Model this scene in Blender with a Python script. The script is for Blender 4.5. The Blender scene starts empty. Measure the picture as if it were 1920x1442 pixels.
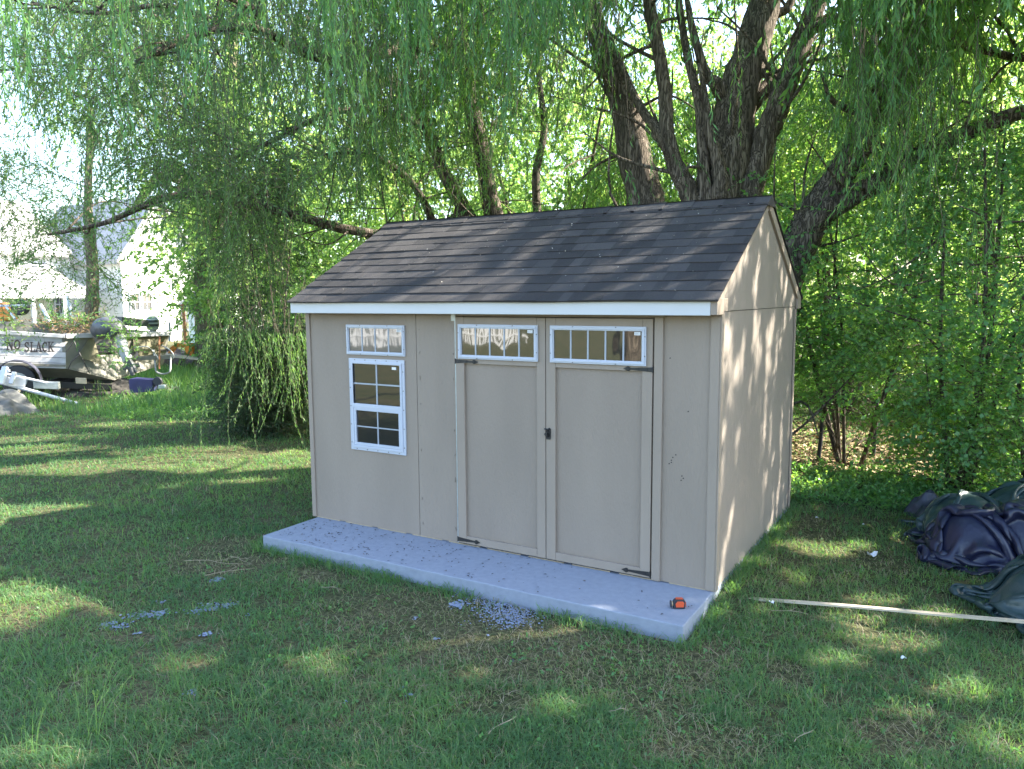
import bpy, math, random
import numpy as np
from mathutils import Vector, Matrix

# ------------------------------------------------------------------ camera, sky, sun, exposure
scene = bpy.context.scene
COL = scene.collection
CAM = np.array([1.3976, -4.956, 1.9606])
YAW, PITCH, ROLL, FPX = 0.5377, -0.1122, -0.0068, 1451.2
_cy, _sy, _cp, _sp = math.cos(YAW), math.sin(YAW), math.cos(PITCH), math.sin(PITCH)
CF = np.array([-_sy*_cp, _cy*_cp, _sp]); _R = np.array([_cy, _sy, 0.0]); _U = np.cross(_R, CF)
CR = _R*math.cos(ROLL) + _U*math.sin(ROLL); CU = -_R*math.sin(ROLL) + _U*math.cos(ROLL)
cam_data = bpy.data.cameras.new("camera")
cam = bpy.data.objects.new("camera", cam_data); COL.objects.link(cam)
cam.matrix_world = Matrix(((CR[0], CU[0], -CF[0], CAM[0]), (CR[1], CU[1], -CF[1], CAM[1]),
                           (CR[2], CU[2], -CF[2], CAM[2]), (0, 0, 0, 1)))
cam_data.sensor_width = 36.0; cam_data.lens = 36.0*FPX/1920.0
cam_data.clip_start = 0.05; cam_data.clip_end = 1500
scene.camera = cam

SUN = np.array([0.57, 0.545, 0.61]); SUN /= np.linalg.norm(SUN)
SUN_EL = math.asin(SUN[2])
world = bpy.data.worlds.new("World"); scene.world = world; world.use_nodes = True
wn = world.node_tree; bgn = wn.nodes["Background"]
sky = wn.nodes.new("ShaderNodeTexSky"); sky.sky_type = 'NISHITA'; sky.sun_disc = False
sky.sun_elevation = SUN_EL; sky.sun_rotation = math.atan2(SUN[0], SUN[1])
sky.air_density = 1.0; sky.dust_density = 1.6; sky.ozone_density = 1.0
wn.links.new(sky.outputs[0], bgn.inputs[0]); bgn.inputs[1].default_value = 0.15
sl = bpy.data.lights.new("sun", 'SUN'); sl.energy = 5.0; sl.angle = math.radians(0.53); sl.color = (1.0, 0.93, 0.80)
so = bpy.data.objects.new("sun", sl); COL.objects.link(so)
so.rotation_euler = Vector(tuple(-SUN)).to_track_quat('-Z', 'Y').to_euler()
so.location = (10, 20, 30)
vs = scene.view_settings
vs.view_transform = 'Standard'; vs.look = 'None'; vs.gamma = 1.0; vs.exposure = 2.45; vs.use_curve_mapping = False
scene.cycles.max_bounces = 9; scene.cycles.diffuse_bounces = 5; scene.cycles.glossy_bounces = 3
scene.cycles.transmission_bounces = 5; scene.cycles.transparent_max_bounces = 8
scene.cycles.caustics_reflective = False; scene.cycles.caustics_refractive = False
scene.cycles.sample_clamp_indirect = 6.0
scene.cycles.use_denoising = True

# ------------------------------------------------------------------ helpers
rng = np.random.default_rng(7)
random.seed(5)
GZ = -0.10

def P(u, v, t):
    """world point seen at photo pixel (u, v), t metres ahead of the camera"""
    return CAM + t*(CF + CR*(u-960)/FPX + CU*(721-v)/FPX)
def G(u, v, z=GZ):
    d = CF + CR*(u-960)/FPX + CU*(721-v)/FPX
    return CAM + d*(z-CAM[2])/d[2]

_tab = np.random.default_rng(99).random((256, 256))
def vnoise(x, y, s=0):
    x = np.asarray(x, float)+s*17.13; y = np.asarray(y, float)+s*9.7
    xi = np.floor(x).astype(int); yi = np.floor(y).astype(int)
    fx = x-xi; fy = y-yi; fx = fx*fx*(3-2*fx); fy = fy*fy*(3-2*fy)
    a = _tab[xi & 255, yi & 255]; b = _tab[(xi+1) & 255, yi & 255]
    c = _tab[xi & 255, (yi+1) & 255]; d = _tab[(xi+1) & 255, (yi+1) & 255]
    return (a*(1-fx)+b*fx)*(1-fy)+(c*(1-fx)+d*fx)*fy
def fbm(x, y, s=0, o=3):
    r = 0; a = .5; n = 0
    for i in range(o):
        r = r+a*vnoise(x, y, s+i*3); n += a; a *= .5; x = np.asarray(x)*2.03; y = np.asarray(y)*2.03
    return r/n

def tag(o, label=None, cat=None, group=None, kind=None):
    if label: o["label"] = label
    if cat: o["category"] = cat
    if group: o["group"] = group
    if kind: o["kind"] = kind
    return o
def empty(name, loc, rz=0.0):
    o = bpy.data.objects.new(name, None); COL.objects.link(o)
    o.location = tuple(float(c) for c in loc); o.rotation_euler = (0, 0, rz); o.empty_display_size = .2
    return o
def wmat(q):
    if q is None: return Matrix.Identity(4)
    return wmat(q.parent) @ q.matrix_parent_inverse @ q.matrix_basis
def link(name, me, mats, parent=None, smooth=False, world_coords=True):
    o = bpy.data.objects.new(name, me); COL.objects.link(o)
    for m in (mats if isinstance(mats, (list, tuple)) else [mats]): me.materials.append(m)
    if smooth: me.polygons.foreach_set("use_smooth", [True]*len(me.polygons))
    if parent is not None:
        o.parent = parent
        if world_coords: o.matrix_parent_inverse = wmat(parent).inverted()
    return o

def np_mesh(name, V, Q, tint=None, mat_idx=None):
    """fast mesh: V (N,3); Q (M,4) or (M,3); tint per vertex"""
    V = np.ascontiguousarray(V, dtype=np.float32); Q = np.ascontiguousarray(Q, dtype=np.int32)
    me = bpy.data.meshes.new(name); k = Q.shape[1]
    me.vertices.add(len(V)); me.vertices.foreach_set("co", V.ravel())
    me.loops.add(Q.size); me.loops.foreach_set("vertex_index", Q.ravel())
    me.polygons.add(len(Q)); me.polygons.foreach_set("loop_start", np.arange(0, Q.size, k, dtype=np.int32))
    if mat_idx is not None: me.polygons.foreach_set("material_index", np.ascontiguousarray(mat_idx, dtype=np.int32))
    if tint is not None:
        a = me.attributes.new("tint", 'FLOAT', 'POINT'); a.data.foreach_set("value", np.ascontiguousarray(tint, dtype=np.float32))
    me.update(calc_edges=True)
    return me

class MB:
    """collects boxes, tubes, prisms into one mesh"""
    def __init__(s): s.v = []; s.f = []; s.t = []; s.tv = 0.5
    def add(s, V, F, tint=None):
        n = len(s.v); s.v += [tuple(map(float, p)) for p in V]; s.f += [tuple(i+n for i in f) for f in F]
        s.t += [s.tv if tint is None else tint]*len(V); return s
    def box(s, a, b, tint=None):
        x0, y0, z0 = a; x1, y1, z1 = b
        return s.add([(x0,y0,z0),(x1,y0,z0),(x1,y1,z0),(x0,y1,z0),(x0,y0,z1),(x1,y0,z1),(x1,y1,z1),(x0,y1,z1)],
              [(0,3,2,1),(4,5,6,7),(0,1,5,4),(1,2,6,5),(2,3,7,6),(3,0,4,7)], tint)
    def obox(s, c, ax, ay, az, tint=None):
        c, ax, ay, az = map(np.array, (c, ax, ay, az))
        V = [c+i*ax+j*ay+k*az for k in (-1, 1) for i, j in ((-1,-1),(1,-1),(1,1),(-1,1))]
        return s.add(V, [(0,3,2,1),(4,5,6,7),(0,1,5,4),(1,2,6,5),(2,3,7,6),(3,0,4,7)], tint)
    def bar(s, a, b, w, h, up=(0,0,1), tint=None):
        a = np.array(a, float); b = np.array(b, float); d = b-a; L = np.linalg.norm(d); d /= L
        up = np.array(up, float)
        if abs(d@up) > .98: up = np.array([1.0, 0, 0])
        x = np.cross(d, up); x /= np.linalg.norm(x); u = np.cross(x, d)
        return s.obox((a+b)/2, d*L/2, x*w/2, u*h/2, tint)
    def tube(s, pts, r, n=8, tint=None, cap=True, rough=0.0):
        pts = [np.array(p, float) for p in pts]
        if not hasattr(r, '__len__'): r = [r]*len(pts)
        V = []; F = []; x = None
        for i, p in enumerate(pts):
            d = pts[min(i+1, len(pts)-1)]-pts[max(i-1, 0)]; d /= np.linalg.norm(d)+1e-9
            if x is None:
                x = np.cross(d, (0, 0, 1) if abs(d[2]) < .9 else (1, 0, 0))
            x = x-d*(x@d); x /= np.linalg.norm(x); y = np.cross(d, x)
            for j in range(n):
                a = 2*math.pi*j/n; rr = r[i]*(1+rough*(random.random()-.5)) if rough else r[i]
                V.append(p+(x*math.cos(a)+y*math.sin(a))*rr)
        for i in range(len(pts)-1):
            for j in range(n):
                F.append((i*n+j, i*n+(j+1) % n, (i+1)*n+(j+1) % n, (i+1)*n+j))
        if cap: F.append(tuple(range(n-1, -1, -1))); F.append(tuple((len(pts)-1)*n+j for j in range(n)))
        return s.add(V, F, tint)
    def prism(s, poly, axis, lo, hi, tint=None):
        """extrude a 2D polygon along axis (0,1,2)"""
        n = len(poly); V = []
        for w in (lo, hi):
            for a, b in poly:
                c = [a, b]; c.insert(axis, w); V.append(c)
        F = [(i, (i+1) % n, n+(i+1) % n, n+i) for i in range(n)]
        F += [tuple(range(n-1, -1, -1)), tuple(range(n, 2*n))]
        return s.add(V, F, tint)
    def build(s, name, mats, parent=None, smooth=False, bevel=0.0):
        me = bpy.data.meshes.new(name); me.from_pydata(s.v, [], s.f)
        a = me.attributes.new("tint", 'FLOAT', 'POINT'); a.data.foreach_set("value", s.t)
        me.update()
        import bmesh
        bm = bmesh.new(); bm.from_mesh(me); bmesh.ops.recalc_face_normals(bm, faces=bm.faces); bm.to_mesh(me); bm.free()
        o = link(name, me, mats, parent, smooth)
        if bevel:
            m = o.modifiers.new("bevel", 'BEVEL'); m.width = bevel; m.segments = 2; m.limit_method = 'ANGLE'
        return o

# ------------------------------------------------------------------ materials
def mat(name, col, rough=.6, metal=0.0, noise=0.0, nscale=20.0, bump=0.0, bscale=60.0, stretch=(1,1,1), coord='Object', spec=.5, tintamt=0.0, ior=None):
    m = bpy.data.materials.new(name); m.use_nodes = True; nt = m.node_tree; b = nt.nodes["Principled BSDF"]
    b.inputs["Roughness"].default_value = rough; b.inputs["Metallic"].default_value = metal
    b.inputs["Specular IOR Level"].default_value = spec
    if ior: b.inputs["IOR"].default_value = ior
    col = (*col, 1); src = None
    tc = nt.nodes.new("ShaderNodeTexCoord"); mp = nt.nodes.new("ShaderNodeMapping"); mp.inputs["Scale"].default_value = stretch
    nt.links.new(tc.outputs[coord], mp.inputs[0])
    hsv = nt.nodes.new("ShaderNodeHueSaturation"); hsv.inputs["Color"].default_value = col
    val = None
    if noise:
        n = nt.nodes.new("ShaderNodeTexNoise"); n.inputs["Scale"].default_value = nscale; n.inputs["Detail"].default_value = 6
        nt.links.new(mp.outputs[0], n.inputs["Vector"])
        mr = nt.nodes.new("ShaderNodeMapRange"); mr.inputs[1].default_value = .3; mr.inputs[2].default_value = .7
        mr.inputs[3].default_value = 1-noise; mr.inputs[4].default_value = 1+noise
        nt.links.new(n.outputs[0], mr.inputs[0]); val = mr.outputs[0]
    if tintamt:
        at = nt.nodes.new("ShaderNodeAttribute"); at.attribute_name = "tint"
        mr2 = nt.nodes.new("ShaderNodeMapRange"); mr2.inputs[3].default_value = 1-tintamt; mr2.inputs[4].default_value = 1+tintamt
        nt.links.new(at.outputs["Fac"], mr2.inputs[0])
        if val is None: val = mr2.outputs[0]
        else:
            mu = nt.nodes.new("ShaderNodeMath"); mu.operation = 'MULTIPLY'
            nt.links.new(val, mu.inputs[0]); nt.links.new(mr2.outputs[0], mu.inputs[1]); val = mu.outputs[0]
    if val is not None: nt.links.new(val, hsv.inputs["Value"])
    nt.links.new(hsv.outputs[0], b.inputs["Base Color"])
    if bump:
        n2 = nt.nodes.new("ShaderNodeTexNoise"); n2.inputs["Scale"].default_value = bscale; n2.inputs["Detail"].default_value = 5
        nt.links.new(mp.outputs[0], n2.inputs["Vector"])
        bp = nt.nodes.new("ShaderNodeBump"); bp.inputs["Strength"].default_value = bump; bp.inputs["Distance"].default_value = .01
        nt.links.new(n2.outputs[0], bp.inputs["Height"]); nt.links.new(bp.outputs[0], b.inputs["Normal"])
    return m

def ramp_mat(name, stops, rough=.6, trans=0.0, tstops=None, nscale=0, spec=.3):
    """colour from the 'tint' attribute; optional translucency"""
    m = bpy.data.materials.new(name); m.use_nodes = True; nt = m.node_tree; b = nt.nodes["Principled BSDF"]
    b.inputs["Roughness"].default_value = rough; b.inputs["Specular IOR Level"].default_value = spec
    at = nt.nodes.new("ShaderNodeAttribute"); at.attribute_name = "tint"
    def ramp(st):
        r = nt.nodes.new("ShaderNodeValToRGB"); e = r.color_ramp.elements
        while len(e) < len(st): e.new(.5)
        for i, (p, c) in enumerate(st): e[i].position = p; e[i].color = (*c, 1)
        nt.links.new(at.outputs["Fac"], r.inputs[0]); return r
    r = ramp(stops); nt.links.new(r.outputs[0], b.inputs["Base Color"])
    if trans:
        t = nt.nodes.new("ShaderNodeBsdfTranslucent"); r2 = ramp(tstops); nt.links.new(r2.outputs[0], t.inputs[0])
        mx = nt.nodes.new("ShaderNodeMixShader"); mx.inputs[0].default_value = trans
        nt.links.new(b.outputs[0], mx.inputs[1]); nt.links.new(t.outputs[0], mx.inputs[2])
        nt.links.new(mx.outputs[0], nt.nodes["Material Output"].inputs[0])
    return m

M = {}
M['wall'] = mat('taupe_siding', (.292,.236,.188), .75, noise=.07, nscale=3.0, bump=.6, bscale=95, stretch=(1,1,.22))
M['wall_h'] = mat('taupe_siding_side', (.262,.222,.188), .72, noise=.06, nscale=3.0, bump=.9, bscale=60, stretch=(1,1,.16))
M['trim'] = mat('taupe_trim', (.305,.247,.197), .72, noise=.05, nscale=5, bump=.3, bscale=90, stretch=(1,1,.3))
M['door'] = mat('taupe_door', (.283,.228,.182), .75, noise=.06, nscale=3, bump=.5, bscale=110, stretch=(1,1,.3))
M['white'] = mat('white_paint', (.56,.57,.58), .45, noise=.02, nscale=8)
M['vinyl'] = mat('white_vinyl', (.50,.53,.60), .35)
M['muntin'] = mat('grille', (.36,.39,.44), .4)
M['black'] = mat('black_iron', (.018,.017,.017), .5, bump=.2, bscale=200)
M['screw'] = mat('screw', (.16,.15,.15), .4, metal=.7)
M['sticker'] = mat('sticker', (.75,.75,.75), .5)
M['ink'] = mat('grey_print', (.2,.2,.24), .6)
M['raw'] = mat('raw_wood_edge', (.42,.33,.22), .8, noise=.2, nscale=30)
M['dark'] = mat('dark_interior', (.03,.028,.026), .9)
M['metalstrip'] = mat('galvanised', (.42,.45,.45), .45, metal=.5, noise=.15, nscale=20)
# glass: dark, mirror-like, slightly wavy double pane
def glass(name, tintc, wav, wscale, ior=2.1):
    m = bpy.data.materials.new(name); m.use_nodes = True; nt = m.node_tree; b = nt.nodes["Principled BSDF"]
    b.inputs["Base Color"].default_value = (*tintc, 1); b.inputs["Roughness"].default_value = .03; b.inputs["IOR"].default_value = ior
    tc = nt.nodes.new("ShaderNodeTexCoord"); mp = nt.nodes.new("ShaderNodeMapping"); mp.inputs["Scale"].default_value = (1, 1, .45)
    n = nt.nodes.new("ShaderNodeTexNoise"); n.inputs["Scale"].default_value = wscale; n.inputs["Detail"].default_value = .5
    bp = nt.nodes.new("ShaderNodeBump"); bp.inputs["Strength"].default_value = wav; bp.inputs["Distance"].default_value = .01
    nt.links.new(tc.outputs["Object"], mp.inputs[0]); nt.links.new(mp.outputs[0], n.inputs["Vector"])
    nt.links.new(n.outputs[0], bp.inputs["Height"]); nt.links.new(bp.outputs[0], b.inputs["Normal"]); return m
M['glass'] = glass('window_glass', (.012,.013,.014), .10, 6)
M['glass_pale'] = glass('pale_reflection_glass', (.11,.105,.11), .12, 9)  # pale base colour paints in the greyish reflection on the transom pane
M['glass_wavy'] = glass('wavy_glass', (.014,.016,.016), .16, 9, 2.3)
M['shingle'] = ramp_mat('asphalt_shingle', [(0,(.028,.026,.027)),(.5,(.050,.046,.046)),(1,(.082,.074,.071))], .85)
def grain(m, scale, strength, amt):
    nt = m.node_tree; b = nt.nodes["Principled BSDF"]
    tc = nt.nodes.new("ShaderNodeTexCoord"); n = nt.nodes.new("ShaderNodeTexNoise"); n.inputs["Scale"].default_value = scale; n.inputs["Detail"].default_value = 3
    nt.links.new(tc.outputs["Object"], n.inputs["Vector"])
    bp = nt.nodes.new("ShaderNodeBump"); bp.inputs["Strength"].default_value = strength; bp.inputs["Distance"].default_value = .004
    nt.links.new(n.outputs[0], bp.inputs["Height"]); nt.links.new(bp.outputs[0], b.inputs["Normal"])
    if amt:
        src = b.inputs["Base Color"].links[0].from_socket
        mr = nt.nodes.new("ShaderNodeMapRange"); mr.inputs[1].default_value = .3; mr.inputs[2].default_value = .7; mr.inputs[3].default_value = 1-amt; mr.inputs[4].default_value = 1+amt
        h = nt.nodes.new("ShaderNodeHueSaturation"); nt.links.new(n.outputs[0], mr.inputs[0]); nt.links.new(mr.outputs[0], h.inputs["Value"])
        nt.links.new(src, h.inputs["Color"]); nt.links.new(h.outputs[0], b.inputs["Base Color"])
grain(M['shingle'], 260, .6, .35)
M['concrete'] = mat('concrete', (.27,.30,.365), .9, noise=.07, nscale=22, bump=.5, bscale=190)
M['crumb'] = mat('concrete_crumbs', (.24,.28,.38), .95, noise=.15, nscale=60, bump=.5, bscale=150)
M['bark'] = None
def bark(name, c1, c2, sc=9, st=(1, 1, .16), strength=1.0):
    m = bpy.data.materials.new(name); m.use_nodes = True; nt = m.node_tree; b = nt.nodes["Principled BSDF"]; b.inputs["Roughness"].default_value = .95
    b.inputs["Specular IOR Level"].default_value = .15
    tc = nt.nodes.new("ShaderNodeTexCoord"); mp = nt.nodes.new("ShaderNodeMapping"); mp.inputs["Scale"].default_value = st
    nt.links.new(tc.outputs["Object"], mp.inputs[0])
    n = nt.nodes.new("ShaderNodeTexNoise"); n.inputs["Scale"].default_value = sc; n.inputs["Detail"].default_value = 7; n.inputs["Distortion"].default_value = .6
    vo = nt.nodes.new("ShaderNodeTexNoise"); vo.inputs["Scale"].default_value = sc*2.2; vo.inputs["Detail"].default_value = 3; vo.inputs["Distortion"].default_value = 1.2
    nt.links.new(mp.outputs[0], n.inputs["Vector"]); nt.links.new(mp.outputs[0], vo.inputs["Vector"])
    sb_ = nt.nodes.new("ShaderNodeMath"); sb_.operation = 'SUBTRACT'; sb_.inputs[1].default_value = .5; ab = nt.nodes.new("ShaderNodeMath"); ab.operation = 'ABSOLUTE'
    nt.links.new(vo.outputs[0], sb_.inputs[0]); nt.links.new(sb_.outputs[0], ab.inputs[0])
    mr = nt.nodes.new("ShaderNodeMapRange"); mr.inputs[1].default_value = 0; mr.inputs[2].default_value = .10; mr.inputs[3].default_value = .15
    nt.links.new(ab.outputs[0], mr.inputs[0])
    mu = nt.nodes.new("ShaderNodeMath"); mu.operation = 'MULTIPLY'; nt.links.new(n.outputs[0], mu.inputs[0]); nt.links.new(mr.outputs[0], mu.inputs[1])
    cr = nt.nodes.new("ShaderNodeValToRGB"); cr.color_ramp.elements[0].position = .05; cr.color_ramp.elements[0].color = (*c1, 1)
    cr.color_ramp.elements[1].position = .62; cr.color_ramp.elements[1].color = (*c2, 1)
    nt.links.new(mu.outputs[0], cr.inputs[0]); nt.links.new(cr.outputs[0], b.inputs["Base Color"])
    bp = nt.nodes.new("ShaderNodeBump"); bp.inputs["Strength"].default_value = strength; bp.inputs["Distance"].default_value = .03
    nt.links.new(mu.outputs[0], bp.inputs["Height"]); nt.links.new(bp.outputs[0], b.inputs["Normal"]); return m
M['bark'] = bark('willow_bark', (.050,.042,.034), (.30,.25,.20), 14, (1,1,.11))
M['bark_dark'] = bark('dark_bark', (.035,.029,.024), (.21,.175,.14), 12)
M['bark_tan'] = bark('tan_bark', (.08,.065,.045), (.34,.28,.20), 10)
M['leaf_willow'] = ramp_mat('willow_leaf', [(0,(0.075,0.180,0.090)),(.5,(.125,.26,.105)),(1,(0.20,0.34,0.12))], .5, .45,
                            [(0,(0.150,0.375,0.075)),(.5,(.24,.50,.07)),(1,(0.608,0.891,0.121))])
M['leaf_dark'] = ramp_mat('dark_leaf', [(0,(0.065,0.125,0.060)),(.5,(.110,.185,.078)),(1,(0.18,0.27,0.10))], .5, .42,
                            [(0,(0.150,0.350,0.075)),(.5,(.22,.44,.08)),(1,(0.560,0.812,0.140))])
M['leaf_shade'] = ramp_mat('shaded_shrub_leaf', [(0,(.030,.060,.034)),(.5,(.050,.090,.045)),(1,(.085,.135,.055))], .5, .3,
                            [(0,(.06,.14,.04)),(.5,(.11,.22,.05)),(1,(.20,.32,.07))])  # leaf colours darkened to carry the shade on the side shrubs and weeds
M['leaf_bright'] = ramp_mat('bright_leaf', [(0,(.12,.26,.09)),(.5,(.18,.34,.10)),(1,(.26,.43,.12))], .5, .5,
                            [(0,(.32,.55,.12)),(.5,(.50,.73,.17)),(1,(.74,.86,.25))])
M['leaf_maple'] = ramp_mat('maple_leaf', [(0,(0.074,0.193,0.089)),(.5,(.115,.26,.10)),(1,(0.17,0.33,0.12))], .42, .48,
                            [(0,(0.216,0.540,0.108)),(.5,(.30,.62,.09)),(1,(0.725,0.950,0.138))], spec=.5)
M['twig'] = mat('twig_bark', (.10,.085,.06), .9)
M['grass'] = ramp_mat('grass_blade', [(0,(.046,.108,.062)),(.30,(.094,.186,.090)),(.55,(.150,.252,.098)),(.70,(.24,.23,.12)),(.85,(.34,.28,.18)),(1,(.46,.39,.28))], .6, .42,
                            [(0,(.16,.36,.08)),(.35,(.28,.56,.09)),(.6,(.50,.76,.12)),(.85,(.42,.38,.20)),(1,(.46,.40,.26))])

# ------------------------------------------------------------------ ground
def gz(x, y):
    x = np.asarray(x, float); y = np.asarray(y, float)
    near = np.exp(-((x-CAM[0]+2)**2+(y-CAM[1]-5)**2)/400)
    h = (fbm(x*.35, y*.35, 3)-.5)*.10+(fbm(x*1.7, y*1.7, 5)-.5)*.045
    # flat and slightly lower by the slab
    d = np.maximum(np.maximum(-3.7-x, x), np.maximum(-.7-y, y-2.5)); k = np.clip(d/1.2, 0, 1)
    rise = .085*np.clip((x+.3)/.3, 0, 1)*np.clip(1-(x-.05)/.9, 0, 1)*np.clip((y+.25)/.6, 0, 1)*np.clip((6-y)/3, 0, 1)
    return GZ+h*k*near - .012*(1-k) + rise
g1 = np.concatenate([-np.geomspace(400, 14, 26), np.linspace(-13.5, 13.5, 250), np.geomspace(14, 400, 26)])
gx = g1-3.0; gy = g1+2.0
X, Y = np.meshgrid(gx, gy, indexing='ij'); Z = gz(X, Y); n = len(g1)
V = np.stack([X, Y, Z], -1).reshape(-1, 3)
ii, jj = np.meshgrid(np.arange(n-1), np.arange(n-1), indexing='ij'); a = (ii*n+jj).ravel()
Q = np.stack([a, a+n, a+n+1, a+1], -1)
gm = bpy.data.materials.new("soil_and_thatch"); gm.use_nodes = True; nt = gm.node_tree; b = nt.nodes["Principled BSDF"]; b.inputs["Roughness"].default_value = .95
b.inputs["Specular IOR Level"].default_value = .1
tc = nt.nodes.new("ShaderNodeTexCoord")
n1 = nt.nodes.new("ShaderNodeTexNoise"); n1.inputs["Scale"].default_value = 1.1; n1.inputs["Detail"].default_value = 5
n2 = nt.nodes.new("ShaderNodeTexNoise"); n2.inputs["Scale"].default_value = 38; n2.inputs["Detail"].default_value = 6
nt.links.new(tc.outputs["Object"], n1.inputs[0]); nt.links.new(tc.outputs["Object"], n2.inputs[0])
c1 = nt.nodes.new("ShaderNodeValToRGB"); e = c1.color_ramp.elements; e[0].position = .36; e[0].color = (.075,.090,.045, 1); e[1].position = .62; e[1].color = (.120,.112,.066, 1)
c2 = nt.nodes.new("ShaderNodeValToRGB"); e = c2.color_ramp.elements; e[0].position = .32; e[0].color = (.35,.35,.35, 1); e[1].position = .75; e[1].color = (1.7,1.6,1.4, 1)
mx = nt.nodes.new("ShaderNodeMix"); mx.data_type = 'RGBA'; mx.blend_type = 'MULTIPLY'; mx.inputs[0].default_value = 1
nt.links.new(n1.outputs[0], c1.inputs[0]); nt.links.new(n2.outputs[0], c2.inputs[0])
nt.links.new(c1.outputs[0], mx.inputs[6]); nt.links.new(c2.outputs[0], mx.inputs[7]); nt.links.new(mx.outputs[2], b.inputs["Base Color"])
bp = nt.nodes.new("ShaderNodeBump"); bp.inputs["Strength"].default_value = .8; bp.inputs["Distance"].default_value = .03
nt.links.new(n2.outputs[0], bp.inputs["Height"]); nt.links.new(bp.outputs[0], b.inputs["Normal"])
ground = link("ground", np_mesh("ground", V, Q), gm, smooth=True); tag(ground, kind="structure")

# ------------------------------------------------------------------ the shed
W, D, HP, HE, HR = 3.66, 2.39, 1.86, 1.955, 2.70
shed = empty("garden_shed", (-W/2, D/2, 0))
tag(shed, "taupe wooden garden shed with double doors and dark shingle roof", "shed")
def prt(mb, name, m, parent=shed, smooth=False, bevel=0.0): return mb.build(name, m, parent, smooth, bevel)
slope = (HR-HE)/(D/2+.134)
def roofz(y): return HE+slope*((y+.134) if y <= D/2 else (D+.134-y))
# front wall: three siding panels with tight joints, openings left for doors
mb = MB()
DX0, DX1, DXM, DT = -2.055, -.447, -1.262, 1.812
wt = .05
mb.box((-W, 0, .006), (-2.455, wt, HP)); mb.box((-2.451, .0015, .006), (DX0-.004, wt, HP))
mb.box((DX1+.004, 0, .006), (0, wt, HP)); mb.box((DX0-.004, .0, DT+.006), (DX1+.004, wt, HP))
prt(mb, "front_wall", M['wall'])
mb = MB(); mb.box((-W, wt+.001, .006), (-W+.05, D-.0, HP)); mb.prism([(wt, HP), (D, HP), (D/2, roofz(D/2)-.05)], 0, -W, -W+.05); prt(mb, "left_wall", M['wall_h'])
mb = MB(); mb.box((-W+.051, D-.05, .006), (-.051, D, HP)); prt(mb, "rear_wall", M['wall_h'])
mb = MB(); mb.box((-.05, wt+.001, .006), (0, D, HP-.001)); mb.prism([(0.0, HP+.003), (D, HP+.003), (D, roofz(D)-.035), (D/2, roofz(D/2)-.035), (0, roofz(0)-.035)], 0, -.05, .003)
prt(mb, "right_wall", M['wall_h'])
mb = MB(); mb.box((-W-.0+.001, wt+.06, .03), (-.06, wt+.065, 1.7)); prt(MB().box((DX0, .06, .02), (DX1, .075, DT)), "door_backing", M['dark'])
# corner boards, seam batten, door jamb trim
for a_, b_ in (((-.058, -.012, .004), (.003, -.0005, HP-.03)), ((-W-.004, -.012, .004), (-W+.042, -.0005, HP-.03)), ((.0035, -.008, .0), (.014, .05, HP+.05)), ((.0035, D-.05, 0.0), (.014, D+.006, HP-.02))):
    prt(MB().box(a_, b_), "corner_board", M['trim'], bevel=.002)
mb = MB(); mb.box((DX1+.012, -.018, .006), (DX1+.072, -.0005, DT+.01)); prt(mb, "door_jamb", M['trim'], bevel=.002)
mb = MB(); mb.box((DX0-.016, -.006, .01), (DX0-.008, -.0005, DT+.03)); mb.box((DX0-.05, -.004, DT-.03), (DX0-.017, -.0005, DT+.03)); prt(mb, "flashing_strip", M['metalstrip'])
mb = MB(); mb.box((DX0+.02, -.014, DT+.012), (DX1+.06, -.0005, DT+.034)); mb.box((-.39, -.02, DT+.012), (-.365, -.0005, DT+.03)); prt(mb, "door_header", M['trim'])
mb = MB()
for x0 in np.arange(-W+.02, -.1, .37): mb.box((x0, -.004, .001), (x0+.30, .002, .007))
prt(mb, "raw_sheathing_edge", M['raw'])
# eaves
mb = MB(); mb.box((-W-.035, -.152, 1.838), (-.022, -.134, 1.941)); prt(mb, "fascia", M['white'], bevel=.003)
mb = MB(); mb.box((-W-.03, -.133, 1.846), (.0, -.001, 1.862)); prt(mb, "soffit", M['trim'])
prt(MB().box((-.021, -.152, 1.842), (.022, .0, 1.945)).box((.0145, .001, 1.862), (.022, .09, 1.945)), "eave_return", M['trim'], bevel=.002)
prt(MB().box((-W-.03, D+.134, 1.842), (.022, D+.152, 1.945)), "rear_fascia", M['trim'], bevel=.002)
prt(MB().box((.004, D+.007, 1.842), (.022, D+.133, 1.96)), "eave_return", M['trim'], bevel=.002)
# rake boards on both gables
for sx in (.0045, -W-.024):
    mb = MB()
    for s in (1, -1):
        ya = -.11 if s == 1 else D+.11
        ym = D/2
        za, zm = roofz(ya)-.012, roofz(ym)-.012
        c = .085
        mb.prism([(ya, za-c*.2), (ya, za), (ym-s*.0015, zm), (ym-s*.0015, zm-c), (ya+s*.11, roofz(ya+s*.11)-c-.012)], 0, sx, sx+(.0195 if s < 0 or sx < -1 else .006))
    prt(mb, "rake_board", M['trim'], bevel=.002)
# z flashing on right gable seam
prt(MB().box((.0033, .06, HP-.0015), (.0045, D-.055, HP+.002)), "gable_seam", M['dark'])
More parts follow.
